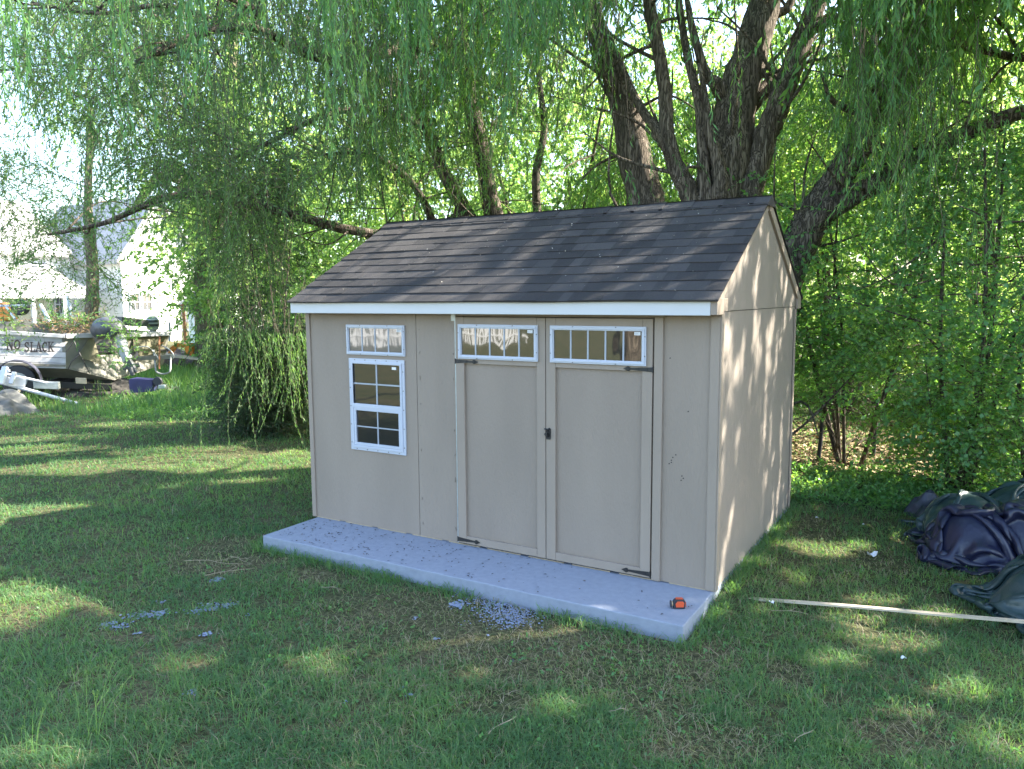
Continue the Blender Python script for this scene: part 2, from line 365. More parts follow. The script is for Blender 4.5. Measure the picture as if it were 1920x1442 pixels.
# roof: decking and shingles
mb = MB(); th = .02
mb.prism([(-.15, roofz(-.15)-.03), (-.15, roofz(-.15)-.005), (D/2, HR-.005), (D+.15, roofz(D+.15)-.005), (D+.15, roofz(D+.15)-.03), (D/2, HR-.035)], 0, -W-.032, .020)
roof = prt(mb, "roof", M['shingle'])
def courses(side):
    V = []; F = []; T = []
    nC = 12; L = math.hypot(D/2+.160, slope*(D/2+.160)); ex = L/nC
    dy, dz = 1/math.hypot(1, slope), slope/math.hypot(1, slope); ny, nz = -dz, dy
    rr = random.Random(3+side)
    for c in range(nC):
        x = -W-.042-(rr.random()*.2); xr = .034; s0 = c*ex-.012; s1 = (c+1)*ex+.04
        while x < xr:
            w = rr.choice((.08, .11, .15, .19, .24))*rr.uniform(.85, 1.15); xa = max(x, -W-.042); xb = min(x+w, xr); x += w
            if xb-xa < .01: continue
            t = rr.choice((.25, .40, .5, .6, .75))+rr.uniform(-.08, .08)
            ext = rr.choice((0, 0, .003)); seg = 4; base = len(V)
            for k in range(seg+1):
                xx = xa+(xb-xa)*k/seg
                lift = .0105+.008*(float(vnoise(xx*2.3, c*3.1, 2))-.4)+ext
                lift = max(lift, .007); sw = (float(vnoise(xx*1.8, c*1.7, 9))-.5)*.014
                for (s, hgt) in ((s0+sw, -.001), (s0+sw, lift), (s1, .0035)):
                    y = -.166+s*dy+ny*hgt; z = roofz(-.166)-.004+s*dz+nz*hgt
                    if side: y = D-y
                    V.append((xx, y, z)); T.append(t)
            for k in range(seg):
                i = base+k*3; F += [(i, i+3, i+4, i+1), (i+1, i+4, i+5, i+2)]
            e0 = base; e1 = base+seg*3
            F += [(e0, e0+1, e0+2)]; F += [(e1, e1+2, e1+1)]
    return V, F, T
for side in (0, 1):
    V, F, T = courses(side)
    mb = MB(); mb.v = V; mb.f = F; mb.t = T
    prt(mb, "shingle_courses", M['shingle'], roof)
mb = MB(); x = -W-.045; rr = random.Random(8); k = 0
while x < .02:
    w = .24; xb = min(x+w+.03, .036); t = rr.choice((.35, .5, .7, .85)); h0 = .004; h1 = .017+.006*rr.random()
    wd = .13; V = []
    for xx, h in ((x, h0+.012), (xb, h1)):
        for s, q in ((-1, 1), (0, 0), (1, 1)):
            V.append((xx, D/2+s*wd*.87, HR-q*wd*slope*.87+h))
        V.append((xx, D/2+wd*.87, HR-wd*slope*.87-.004)); V.append((xx, D/2-wd*.87, HR-wd*slope*.87-.004))
    mb.add(V, [(0,5,6,1), (1,6,7,2), (5,9,8,7,6), (0,4,9,5), (2,7,8,3), (0,1,2,3,4)], t); x += w
prt(mb, "ridge_cap", M['shingle'], roof)
# windows
def hole_frame(mb, x0, x1, z0, z1, w, y0, y1):
    mb.box((x0, y0, z0), (x1, y1, z0+w)); mb.box((x0, y0, z1-w), (x1, y1, z1))
    mb.box((x0, y0, z0+w), (x0+w, y1, z1-w)); mb.box((x1-w, y0, z0+w), (x1, y1, z1-w))
# sub-part level is limited to thing > part > sub-part: windows hang on the shed, their pieces under them
def flat_window(name, x0, x1, z0, z1, yb, gm_, nm, label):
    mb = MB(); hole_frame(mb, x0, x1, z0, z1, .029, yb-.016, yb-.0005); hole_frame(mb, x0+.010, x1-.010, z0+.010, z1-.010, .012, yb-.022, yb-.0162)
    w = mb.build(name, M['vinyl'], shed, bevel=.002); w["label"] = label
    MB().box((x0+.028, yb-.006, z0+.028), (x1-.028, yb-.003, z1-.028)).build("pane", gm_, w)
    mb = MB()
    for i in range(1, nm+1):
        xm = x0+.029+(x1-x0-.058)*i/(nm+1); mb.box((xm-.006, yb-.0095, z0+.029), (xm+.006, yb-.0062, z1-.029))
    mb.build("grille", M['muntin'], w)
    MB().box((x1-.080, yb-.0115, z1-.055), (x1-.036, yb-.0098, z1-.034)).build("sticker", M['sticker'], w)
    mb = MB()
    for i in range(3): mb.box((x1-.076, yb-.0128, z1-.0400-i*.005), (x1-.044-.006*(i % 2), yb-.0118, z1-.0385-i*.005))
    mb.build("sticker_print", M['ink'], w)
    pts = [(x0+(x1-x0)*f, z) for f in (.25, .72) for z in (z0+.0065, z1-.0065)]+[(x, z0+(z1-z0)*f) for f in (.22, .8) for x in (x0+.0065, x1-.0065)]
    mb = MB()
    for x, z in pts: mb.tube([(x, yb-.0158, z), (x, yb-.019, z)], .0042, 8)
    mb.build("screw_heads", M['screw'], w)
    return w
flat_window("transom_window", -3.190, -2.562, 1.488, 1.740, 0, M['glass_pale'], 3, "transom window above the tall sash window")
# tall sash window
x0, x1, z0, z1 = -3.170, -2.572, .668, 1.456
mb = MB(); hole_frame(mb, x0, x1, z0, z1, .036, -.014, -.0005); hole_frame(mb, x0+.024, x1-.024, z0+.024, z1-.024, .020, -.022, -.0142)
mb.box((x0+.036, -.021, 1.035), (x1-.036, -.006, 1.072))
w = mb.build("sash_window", M['vinyl'], shed, bevel=.002)
mb = MB(); mb.box((x0+.04, -.006, 1.073), (x1-.04, -.003, z1-.04)); mb.box((x0+.06, -.004, z0+.065), (x1-.06, -.002, 1.034)); mb.build("pane", M['glass'], w)
mb = MB(); hole_frame(mb, x0+.045, x1-.045, z0+.045, 1.0348, .022, -.0185, -.0045); mb.build("lower_sash", M['vinyl'], w, bevel=.002)
mb = MB(); xm = (x0+x1)/2
mb.box((xm-.007, -.0095, 1.0725), (xm+.007, -.0062, z1-.044)); zz = (1.0725+z1-.044)/2
mb.box((x0+.044, -.0093, zz-.006), (xm-.0071, -.0063, zz+.006)); mb.box((xm+.0071, -.0093, zz-.006), (x1-.044, -.0063, zz+.006))
mb.box((xm-.006, -.0080, z0+.067), (xm+.006, -.0042, 1.0125)); zz = (z0+1.08)/2
mb.box((x0+.067, -.0078, zz-.005), (xm-.0061, -.0043, zz+.005)); mb.box((xm+.0061, -.0078, zz-.005), (x1-.067, -.0043, zz+.005)); mb.build("grille", M['muntin'], w)
MB().box((x1-.13, -.0115, z1-.082), (x1-.085, -.0098, z1-.06)).build("sticker", M['sticker'], w)
mb = MB()
for i in range(5):
    f = (i+.6)/5.2
    for x in (x0+.012, x1-.012): mb.tube([(x, -.0135, z0+(z1-z0)*(i+.4)/5), (x, -.017, z0+(z1-z0)*(i+.4)/5)], .0045, 8)
    for z in (z0+.012, z1-.012): mb.tube([(x0+(x1-x0)*f, -.0135, z), (x0+(x1-x0)*f, -.017, z)], .0045, 8)
mb.build("screw_heads", M['screw'], w)
# doors
def strap_hinge(xh, z, s, door):
    """tapered strap with round boss and spear tip; s=+1 points to +x"""
    L = .205; pts = [(0, -.016), (L*.78, -.0065), (L*.78, .0065), (0, .016)]
    mb = MB(); yb = -.0185
    mb.prism([(xh+s*a, z+b) for a, b in pts], 1, yb-.004, yb)
    c = (xh+s*L*.84, z); poly = [(c[0]+.0165*math.cos(t), c[1]+.0165*math.sin(t)) for t in np.linspace(0, 2*math.pi, 17)[:-1]]
    mb.prism(poly, 1, yb-.0052, yb)
    mb.prism([(c[0]+s*.010, z-.013), (c[0]+s*.036, z), (c[0]+s*.010, z+.013)], 1, yb-.0044, yb)
    mb.tube([(c[0], yb-.005, z), (c[0], yb-.010, z)], .007, 10)
    for f in (.18, .5): mb.tube([(xh+s*L*f, yb-.004, z), (xh+s*L*f, yb-.008, z)], .005, 8)
    mb.tube([(xh-s*.004, yb-.002, z-.02), (xh-s*.004, yb-.002, z+.02)], .0045, 8)
    mb.build("strap_hinge", M['black'], door)
def door(xa, xb, left):
    yb = -.0010; s0, s1 = ((.076, .072) if left else (.076, .072))
    mb = MB(); mb.box((xa, .004, .018), (xb, .035, DT)); 
    d = mb.build("door", M['door'], shed); d["label"] = "left leaf of the double door" if left else "right leaf of the double door carrying the latch"
    f = MB(); f.box((xa, -.0175, .018), (xa+s0, .0035, DT)); f.box((xb-s1, -.0175, .018), (xb, .0035, DT))
    f.box((xa+s0+.001, -.0170, 1.455), (xb-s1-.001, .0035, DT-.001)); f.box((xa+s0+.001, -.0168, .018), (xb-s1-.001, .0035, .078))
    f.build("door_frame", M['trim'], d, bevel=.002)
    wx0, wx1 = (xa+.032, xb-.056) if left else (xa+.040, xb-.042)
    z0, z1 = 1.492, 1.758; yq = -.0178
    mb = MB(); hole_frame(mb, wx0, wx1, z0, z1, .031, yq-.016, yq-.0005); hole_frame(mb, wx0+.010, wx1-.010, z0+.010, z1-.010, .013, yq-.022, yq-.0162)
    mb.build("window_frame", M['vinyl'], d, bevel=.002)
    MB().box((wx0+.030, yq-.006, z0+.030), (wx1-.030, yq-.003, z1-.030)).build("window_pane", M['glass_wavy'], d)
    mb = MB()
    for i in range(1, 5):
        xm = wx0+.031+(wx1-wx0-.062)*i/5; mb.box((xm-.006, yq-.0095, z0+.031), (xm+.006, yq-.0062, z1-.031))
    mb.build("window_grille", M['muntin'], d)
    mb = MB(); mb.box((wx1-.085, yq-.0115, z1-.058), (wx1-.042, yq-.0098, z1-.036)); mb.build("sticker", M['sticker'], d)
    mb = MB()
    for i in range(3): mb.box((wx1-.081, yq-.0128, z1-.0430-i*.005), (wx1-.050-.006*(i % 2), yq-.0118, z1-.0415-i*.005))
    mb.build("sticker_print", M['ink'], d)
    mb = MB()
    for fx in (.25, .7):
        for z in (z0+.0065, z1-.0065): mb.tube([(wx0+(wx1-wx0)*fx, yq-.0158, z), (wx0+(wx1-wx0)*fx, yq-.019, z)], .0042, 8)
    for fz in (.25, .75):
        for x in (wx0+.0065, wx1-.0065): mb.tube([(x, yq-.0158, z0+(z1-z0)*fz), (x, yq-.019, z0+(z1-z0)*fz)], .0042, 8)
    mb.build("screw_heads", M['screw'], d)
    xh = xa if left else xb; s = 1 if left else -1
    strap_hinge(xh, 1.470, s, d); strap_hinge(xh, .046, s, d)
    if not left:
        mb = MB(); xl = xa+.022
        mb.prism([(xl-.018, .925), (xl+.014, .925), (xl+.018, .94), (xl+.018, 1.0), (xl+.008, 1.012), (xl-.018, 1.0)], 1, -.024, -.0176)
        mb.tube([(xl, -.024, .99), (xl-.004, -.048, .985), (xl-.004, -.05, .955), (xl, -.024, .945)], .006, 8)
        mb.tube([(xl-.012, -.024, .965), (xl-.012, -.045, .965)], .011, 10); mb.tube([(xl-.03, -.032, 1.002), (xl+.012, -.032, 1.002)], .005, 8)
        mb.build("door_latch", M['black'], d)
    return d
door(DX0, DXM-.003, True); door(DXM+.003, DX1, False)
mb = MB(); rn_ = random.Random(12)
for xc in (-2.42, -2.09, -.41):
    for zc in np.arange(.12, 1.8, .2): mb.tube([(xc+rn_.uniform(-.004, .004), -.0005 if xc > -3.6 and xc < -.06 else -.0125, zc+rn_.uniform(-.02, .02)), (xc+rn_.uniform(-.004, .004), -.0019 if xc > -3.6 and xc < -.06 else -.014, zc+rn_.uniform(-.02, .02))], .0028, 7)
prt(mb, "nail_heads", mat("painted_nail", (.235,.19,.155), .6)); bpy.data.objects["nail_heads"]["kind"] = "stuff"
# nail scuffs on the wall right of the doors
mb = MB()
for x, z in [(-.31,.86),(-.325,.835),(-.30,.88),(-.235,.76),(-.225,.745),(-.24,.73),(-.31,.845),(-.28,.90),(-.20,1.2),(-.33,1.55)]:
    mb.prism([(x-.004, z-.003), (x+.005, z-.002), (x+.003, z+.006), (x-.003, z+.004)], 1, -.0012, -.0002)
prt(mb, "scuff_marks", M['dark'])

# concrete slab under the shed
mb = MB()
nx, ny = 60, 4
fe = [(x_, -.632+.006*(x_+3.615)/3.6+(float(vnoise(x_*9, .5, 3))-.5)*.009*(abs(x_+1.8) < 1.79)) for x_ in np.linspace(-3.615, -.004, 61)]
mb.prism(fe+[(-.006, 2.43), (-3.60, 2.43)], 2, -.40, -.0006)
slab = mb.build("concrete_slab", M['concrete'], None, bevel=.008); tag(slab, "pale bluish concrete slab under the taupe shed", "slab")

# ------------------------------------------------------------------ foliage engine
SA = np.cross(SUN, (0, 0, 1.0)); SA /= np.linalg.norm(SA); SB = np.cross(SUN, SA)
WELLS = []   # (x, y, rx, ry, angle) lit ground spots: foliage is thin along the sun's way to them
def well(u, v, rx, ry, ang=0.0, z=GZ): g = G(u, v, z); WELLS.append((g[0], g[1], rx, ry, ang))
# long lit band on the left lawn and other patches seen in the photograph
for (u, v, rx, ry) in [(20,985,1.0,.38),(150,975,.9,.40),(290,950,.9,.36),(420,920,.8,.3),(120,880,.9,.18),(200,870,1.0,.22),(330,852,1.0,.26),(440,868,1.0,.34),(540,868,.9,.34),(450,815,1.2,.3),(140,825,1.5,.26),(60,845,1.2,.2),(330,700,2.6,1.6),(420,720,1.6,.8),(1580,850,1.6,.7),(1640,880,.9,.3),(1530,830,1.3,.8),
                       (20,1150,.35,.16),(60,1120,.22,.12),(0,1120,.4,.2),(340,800,1.5,.25),
                       (1030,1335,.16,.06),(880,1265,.12,.05),(1560,1235,.25,.06),(1680,1195,.35,.10),(1600,1160,.28,.06),(1480,1100,.12,.07),(1760,1150,.22,.06),(1640,1125,.3,.05),
                       (1520,1040,.30,.10),(1590,1030,.25,.06),(1700,1010,.22,.1),(1420,1150,.12,.05),(1800,1290,.25,.07),(1700,1330,.2,.05),(1880,1390,.3,.1),
                       (30,1420,.25,.08),(100,1440,.25,.06),(1040,1345,.12,.05)]:
    well(u, v, rx, ry)
WX = np.array(WELLS)
def sunkeep(C, strength=1.0, thr=.70, sc=1.05):
    """which leaves stay: coherent sun gaps through all crowns, denser elsewhere"""
    a = C@SA; b = C@SB
    nz = fbm(a*sc, b*sc, 11, 3)
    keep = (nz < thr)
    k = (C[:, 2]-GZ)/SUN[2]; gx_ = C[:, 0]-SUN[0]*k; gy_ = C[:, 1]-SUN[1]*k
    low_ = (C[:, 2] < 1.5) & (C[:, 0] < -5)
    keep |= (gy_ < -.3) & (gx_ > -5.6) & (gx_ < 3)
    jit = (fbm(gx_*2.6, gy_*2.6, 4, 3)-.5)*2.2
    for (wx, wy, rx, ry, an) in WELLS:
        dx = gx_-wx; dy = gy_-wy
        # wells are laid out along the photograph's rows: long across the view, short along it
        ca, sa = CR[0], CR[1]
        p = (dx*ca+dy*sa)/rx; q = (-dx*sa+dy*ca)/(ry*2.2)
        keep &= (p*p+q*q+jit*min(1.0, ry/.30)) > (1.0 if ry > .13 else .62)
    keep |= low_
    rn = np.random.default_rng(5).random(len(C))
    # fine gaps above the shed's right wall and its front roof slope
    k = C[:, 0]/SUN[0]; wy_ = C[:, 1]-SUN[1]*k; wz_ = C[:, 2]-SUN[2]*k
    on = (k > 0) & (wy_ > -.3) & (wy_ < 2.7) & (wz_ > -.3) & (wz_ < 2.9); g_ = fbm(a*13, b*5, 51, 3)
    keep &= ~(on & (g_ > .585))
    rnrm = np.array([0, -.489, .872]); rnrm /= np.linalg.norm(rnrm); pk = np.array([0, 1.2, 2.70]); k = ((C-pk)@rnrm)/(SUN@rnrm)
    qx = C[:, 0]-SUN[0]*k; qy = C[:, 1]-SUN[1]*k; on = (k > 0) & (qx > -4) & (qx < .4) & (qy > -.4) & (qy < 1.4); g_ = fbm(a*2.6, b*5, 57, 2)
    keep &= ~(on & (g_ > .49))
    # the house, the boat and the lawn round them stand in full sun
    keep &= ~((gx_ < -16.5) & (gy_ > 3) & (rn < .8))
    k = (C[:, 0]+33)/SUN[0]; hy_ = C[:, 1]-SUN[1]*k; hz_ = C[:, 2]-SUN[2]*k; keep &= ~((k > 0) & (hy_ > 8) & (hy_ < 24) & (hz_ > -1) & (hz_ < 9) & (rn < .92))
    return keep

def airy(C): return sunkeep(C, 1.0, .66, 1.7)
def sprays(r, O, Dv, L, n, ll, lw, droop=.3, spread=1.0, jit=.35, twr=.003, tint0=None, fold=.0, hang=False, segs=4, keepfn=sunkeep, shape='willow'):
    """O (N,3) twig roots, Dv (N,3) unit directions, L (N,) lengths; n leaves per twig. returns verts/quads/tints/materials"""
    N = len(O); O = np.asarray(O, float); L = np.asarray(L, float)
    side = r.normal(size=(N, 3)); side -= (side*Dv).sum(1)[:, None]*Dv; side /= np.linalg.norm(side, axis=1)[:, None]+1e-9
    cur = r.uniform(.04, .16, N)*L
    def path(i, t):
        p = O[i]+Dv[i]*(L[i]*t)[:, None]+side[i]*(cur[i]*np.sin(t*2.6))[:, None]
        p[:, 2] -= droop*L[i]*t*t; return p
    i = np.repeat(np.arange(N), n); t = np.tile((np.arange(n)+.5)/n, N)+r.normal(size=N*n)*.4/n; t = np.clip(t, .02, 1.02)
    base = path(i, t); tang = path(i, t+.03)-base; tang /= np.linalg.norm(tang, axis=1)[:, None]+1e-9
    rd = r.normal(size=base.shape); rd -= (rd*tang).sum(1)[:, None]*tang; rd /= np.linalg.norm(rd, axis=1)[:, None]+1e-9
    d = tang*(1.0/spread)+rd*spread*.75+r.normal(size=base.shape)*jit*.5
    if hang: d[:, 2] -= .55
    d /= np.linalg.norm(d, axis=1)[:, None]+1e-9
    s = r.uniform(.65, 1.25, len(i))
    if shape == 'willow':
        nrm = r.normal(size=base.shape)
    else:
        nrm = r.normal(size=base.shape)*.55+np.array([0, 0, 1.0])
    wv = np.cross(d, nrm); wv /= np.linalg.norm(wv, axis=1)[:, None]+1e-9
    up = np.cross(wv, d)
    lf = (ll*s)[:, None]; wf = (lw*s)[:, None]
    k0 = base; k1 = base+d*lf*.42+wv*wf*.5+up*lf*.05; k2 = base+d*lf*r.uniform(.9, 1.05, (len(i), 1))-up*lf*.12; k3 = base+d*lf*.42-wv*wf*.5+up*lf*.05
    ln = np.clip((fbm(O[:, 0]*.9+O[:, 2]*.5, O[:, 1]*.9+O[:, 2]*.9, 91, 3)-.30)*2.4, 0, 1)
    tn = ((ln*.75+r.uniform(0, .25, N)) if tint0 is None else tint0)[i]*.62+r.uniform(0, .38, len(i))
    keep = keepfn(base+d*lf*.5) if keepfn else np.ones(len(i), bool)
    V = np.stack([k0, k1, k2, k3], 1)[keep].reshape(-1, 3); tl = np.repeat(tn[keep], 4)
    nl = int(keep.sum()); Q = np.arange(nl*4).reshape(-1, 4); mi = np.zeros(nl, int)
    if twr:
        # stems: three-sided, 'segs' pieces
        tt = np.linspace(0, 1, segs+1); I = np.repeat(np.arange(N), segs+1); TT = np.tile(tt, N); c = path(I, TT)
        kp = keepfn(path(np.arange(N), np.full(N, .5))) if keepfn else np.ones(N, bool)
        rad = twr*(1-.7*TT)[:, None]; e1 = side[I]; e2 = np.cross(Dv[I], e1)
        ring = np.stack([c+(e1*math.cos(a_)+e2*math.sin(a_))*rad for a_ in (0, 2.094, 4.189)], 1).reshape(N, segs+1, 3, 3)[kp]
        m_ = len(ring)
        if m_:
            SV = ring.reshape(-1, 3); b0 = (np.arange(m_)*(segs+1)*3)[:, None, None]+np.arange(segs)[None, :, None]*3+np.arange(3)[None, None, :]
            b1 = (np.arange(m_)*(segs+1)*3)[:, None, None]+np.arange(segs)[None, :, None]*3+((np.arange(3)+1) % 3)[None, None, :]
            SQ = np.stack([b0, b1, b1+3, b0+3], -1).reshape(-1, 4)+len(V)
            V = np.concatenate([V, SV]); Q = np.concatenate([Q, SQ]); tl = np.concatenate([tl, np.full(len(SV), .5)]); mi = np.concatenate([mi, np.ones(len(SQ), int)])
    return V, Q, tl, mi
def merge(parts):
    V = []; Q = []; T = []; I = []; off = 0
    for v, q, t, m in parts:
        V.append(v); Q.append(q+off); T.append(t); I.append(m); off += len(v)
    return np.concatenate(V), np.concatenate(Q), np.concatenate(T), np.concatenate(I)
def crown(name, parts, leafmat, parent, twig=None):
    V, Q, T, I = merge(parts)
    return link(name, np_mesh(name, V, Q, T, I), [leafmat, twig or M['twig']], parent)
def unit(v): return v/(np.linalg.norm(v, axis=1)[:, None]+1e-9)
def smooth_path(pts, k=5):
    pts = np.array(pts, float); out = []
    for i in range(len(pts)-1):
        p0 = pts[max(i-1, 0)]; p1 = pts[i]; p2 = pts[i+1]; p3 = pts[min(i+2, len(pts)-1)]
        for j in range(k):
            t = j/k; out.append(.5*((2*p1)+(-p0+p2)*t+(2*p0-5*p1+4*p2-p3)*t*t+(-p0+3*p1-3*p2+p3)*t**3))
    out.append(pts[-1]); return np.array(out)
def limb(mb, pts, r, n=12, rough=.10, wob=.02):
    """pts as (u, v, depth) or world points tagged 'w'"""
    w = np.array([P(*p) if not isinstance(p, np.ndarray) else p for p in pts]); rr = np.interp(np.linspace(0, 1, (len(w)-1)*5+1), np.linspace(0, 1, len(r)), r)
    s = smooth_path(w); s[1:-1] += rng.normal(size=(len(s)-2, 3))*wob*rr[1:-1, None]*2
    mb.tube(s, list(rr), n, rough=rough); return s
def offshoots(mb, r, path, n, L, r0, up=.3):
    """thin branches leaving a limb; returns their paths"""
    out = []
    for _ in range(n):
        i = r.integers(1, len(path)-1); o = path[i]; d = r.normal(size=3); d[2] = d[2]*.5+up; d /= np.linalg.norm(d)
        l = L*r.uniform(.5, 1.2); p1 = o+d*l*.5+r.normal(size=3)*l*.08; d2 = d+r.normal(size=3)*.4; d2 /= np.linalg.norm(d2); p2 = p1+d2*l*.5
        s = smooth_path([o, p1, p2], 4); mb.tube(s, list(np.linspace(r0, r0*.25, len(s))), 5, cap=False); out.append(s)
    return out

def px_mask(boxes):
    """thin the foliage inside the natural opening under the shrubs (near the ground, between their stems)"""
    def f(O):
        d = O-CAM; z = d@CF; u = 960+FPX*(d@CR)/z; v = 721-FPX*(d@CU)/z; k = np.ones(len(O), bool)
        for (cx, cy, rx, ry, p_) in boxes:
            q = ((u-cx)/rx)**2+((v-cy)/ry)**2; k &= ~((q < 1) & (rng.random(len(O)) < p_))
        return k
    return f
openm = px_mask([(1585, 842, 115, 48, .88)]); houseview = px_mask([(290, 480, 85, 110, .55), (190, 640, 190, 75, .93), (345, 640, 40, 60, .97)])

# ---- 1 main willow behind the shed
will = empty("willow_tree", P(1330, 800, 9.2)*np.array([1, 1, 0])+np.array([0, 0, GZ]))
tag(will, "big old willow with several thick grey trunks behind the shed ridge", "tree")
tb = MB(); T0 = 9.2
base = np.array([will.location.x, will.location.y, GZ-.1])
pathC = limb(tb, [base, P(1335,560,T0), P(1345,390,T0), P(1366,280,T0), P(1384,180,T0), P(1418,60,T0), P(1445,-60,T0), P(1440,-260,T0+.4), P(1400,-500,T0+.8)], [.46,.36,.30,.28,.23,.20,.17,.13,.08], 22, .10)
pathA = limb(tb, [base+np.array([-.6,.35,0]), P(1215,560,T0+.5), P(1213,390,T0+.5), P(1192,300,T0+.5), P(1172,200,T0+.5), P(1140,110,T0+.5), P(1100,10,T0+.6), P(1050,-120,T0+.7), P(1000,-300,T0+.6)], [.34,.27,.235,.21,.18,.15,.12,.10,.06], 20, .10)
pathB = limb(tb, [P(1330,520,T0-.1), P(1300,380,T0-.15), P(1268,315,T0-.2), P(1252,255,T0-.2), P(1246,170,T0-.2), P(1232,80,T0-.2), P(1214,-10,T0-.2), P(1190,-160,T0-.3)], [.20,.12,.10,.085,.08,.075,.07,.05], 14, .10)
pathD = limb(tb, [P(1380,540,T0-.1), P(1402,380,T0-.1), P(1432,270,T0-.1), P(1462,190,T0-.2), P(1495,100,T0-.2), P(1530,10,T0-.2), P(1560,-120,T0-.2), P(1600,-300,T0)], [.24,.155,.14,.135,.125,.115,.09,.06], 16, .10)
limb(tb, [P(1325,400,T0-.2), P(1318,300,T0-.25), P(1312,200,T0-.2), P(1290,110,T0-.1), P(1275,20,T0), P(1262,-80,T0)], [.11,.07,.055,.05,.045,.03], 9, .2)
limb(tb, [P(1350,375,T0-.3), P(1347,310,T0-.35), P(1330,240,T0-.35), P(1322,180,T0-.3), P(1310,120,T0-.2)], [.10,.075,.05,.04,.02], 9, .3)
limb(tb, [P(1372,200,T0), P(1345,160,T0-.1), P(1325,140,T0-.1), P(1300,60,T0-.1), P(1288,0,T0)], [.11,.09,.06,.045,.03], 10, .15)
limb(tb, [P(1510,60,T0-.2), P(1545,45,T0-.4), P(1590,25,T0-.6), P(1650,-10,T0-.9)], [.07,.06,.05,.03], 9)
limb(tb, [P(1425,60,T0), P(1450,30,T0), P(1480,10,T0), P(1500,-60,T0)], [.08,.06,.05,.03], 9)
limb(tb, [P(1395,230,T0), P(1430,160,T0+.2), P(1480,120,T0+.3), P(1540,60,T0+.4)], [.05,.04,.03,.015], 7)
limb(tb, [P(1405,210,T0+.2), P(1440,170,T0-.05), P(1462,150,T0-.1)], [.07,.06,.05], 8)
limb(tb, [P(1250,265,T0-.2), P(1225,235,T0-.1), P(1195,190,T0), P(1160,110,T0+.2), P(1120,20,T0+.3)], [.075,.06,.05,.035,.02], 9)
shoots = []
for pth, nn in ((pathC, 16), (pathA, 14), (pathB, 8), (pathD, 12)): shoots += offshoots(tb, rng, pth, nn, 1.6, .028, .5)
tb.build("trunk", M['bark'], will, smooth=True)
def in_boxes(r, N, boxes):
    """roots in (u0,u1,v0,v1,t0,t1) frusta given as photo extents at real depths"""
    w = np.array([(b_[1]-b_[0])*(b_[3]-b_[2])*b_[6] for b_ in boxes]); w = w/w.sum(); out = []
    for b_, ww in zip(boxes, w):
        k = max(1, int(N*ww)); u = r.uniform(b_[0], b_[1], k); v = r.uniform(b_[2], b_[3], k); t = r.uniform(b_[4], b_[5], k)
        out.append(CAM+t[:, None]*(CF+CR*((u-960)/FPX)[:, None]+CU*((721-v)/FPX)[:, None]))
    return np.concatenate(out)
def clumpy(r, O, amp, sc=1.2, seed=0, thr=.45):
    """drop roots where a 3-axis noise is low so that crowns show holes"""
    nz = (fbm(O[:, 0]*sc+O[:, 2]*.7, O[:, 1]*sc+O[:, 2]*1.3, 20+seed)+fbm(O[:, 2]*sc*1.2, (O[:, 0]+O[:, 1])*sc*.8, 30+seed))/2
    return O[nz > thr+r.uniform(-amp, amp, len(O))]
def bunch(r, O, k, sh=.13, sv=.30):
    """strands hang in bunches: k strands round every root"""
    return (O[:, None, :]+r.normal(size=(len(O), k, 3))*np.array([sh, sh, sv])).reshape(-1, 3)
def hang_dir(r, N, s=.25): d = r.normal(size=(N, 3))*s; d[:, 2] = -1; return unit(d)
parts = []
# strands in front of / around the trunks (shaded, nearer)
O = clumpy(rng, in_boxes(rng, 78, [(960,1190,-330,140,6.6,9.0,1.8),(1230,1480,-420,-120,6.6,9.4,.7),(620,960,-300,60,7.5,9.5,1.0),(1560,1800,-350,110,6.3,8.8,1.3),(1010,1170,0,220,7.6,8.6,1.5)]), .04, 1.1, 1, .40); O = bunch(rng, O, 10)
N = len(O); parts.append(sprays(rng, O, hang_dir(rng, N), rng.uniform(.7, 1.9, N), 58, .082, .0105, 0, .75, .5, .004, hang=True))
# leafy sprays further back in the same crown
O = clumpy(rng, in_boxes(rng, 3300, [(640,1760,-420,360,10.2,13.5,1.0)]), .03, .9, 2, .475)
N = len(O); parts.append(sprays(rng, O, hang_dir(rng, N, .5), rng.uniform(.5, 1.4, N), 34, .085, .015, .1, .9, .6, .004, hang=True))
O = clumpy(rng, in_boxes(rng, 1500, [(640,1190,80,400,9.7,11.8,1.0)]), .05, .9, 12, .44)
N = len(O); parts.append(sprays(rng, O, hang_dir(rng, N, .5), rng.uniform(.4, 1.1, N), 34, .08, .014, .1, .9, .6, .004, hang=True))
O = np.stack([rng.uniform(-5, 0, 900), rng.uniform(6.5, 10, 900), rng.uniform(3.2, 5.6, 900)], 1)
N = len(O); parts.append(sprays(rng, O, hang_dir(rng, N, .7), rng.uniform(.5, 1.4, N), 30, .10, .024, .1, .9, .6, .005, hang=True))
# high crown, above the frame: shades the yard
O = clumpy(rng, np.stack([rng.uniform(-7, 5, 5200), rng.uniform(1.0, 8.2, 5200), rng.uniform(5.3, 9.0, 5200)], 1), .05, .6, 3, .44)
N = len(O); parts.append(sprays(rng, O, hang_dir(rng, N, .7), rng.uniform(.6, 1.6, N), 30, .12, .035, .1, .9, .6, .006, hang=True))
crown("crown", parts, M['leaf_willow'], will)

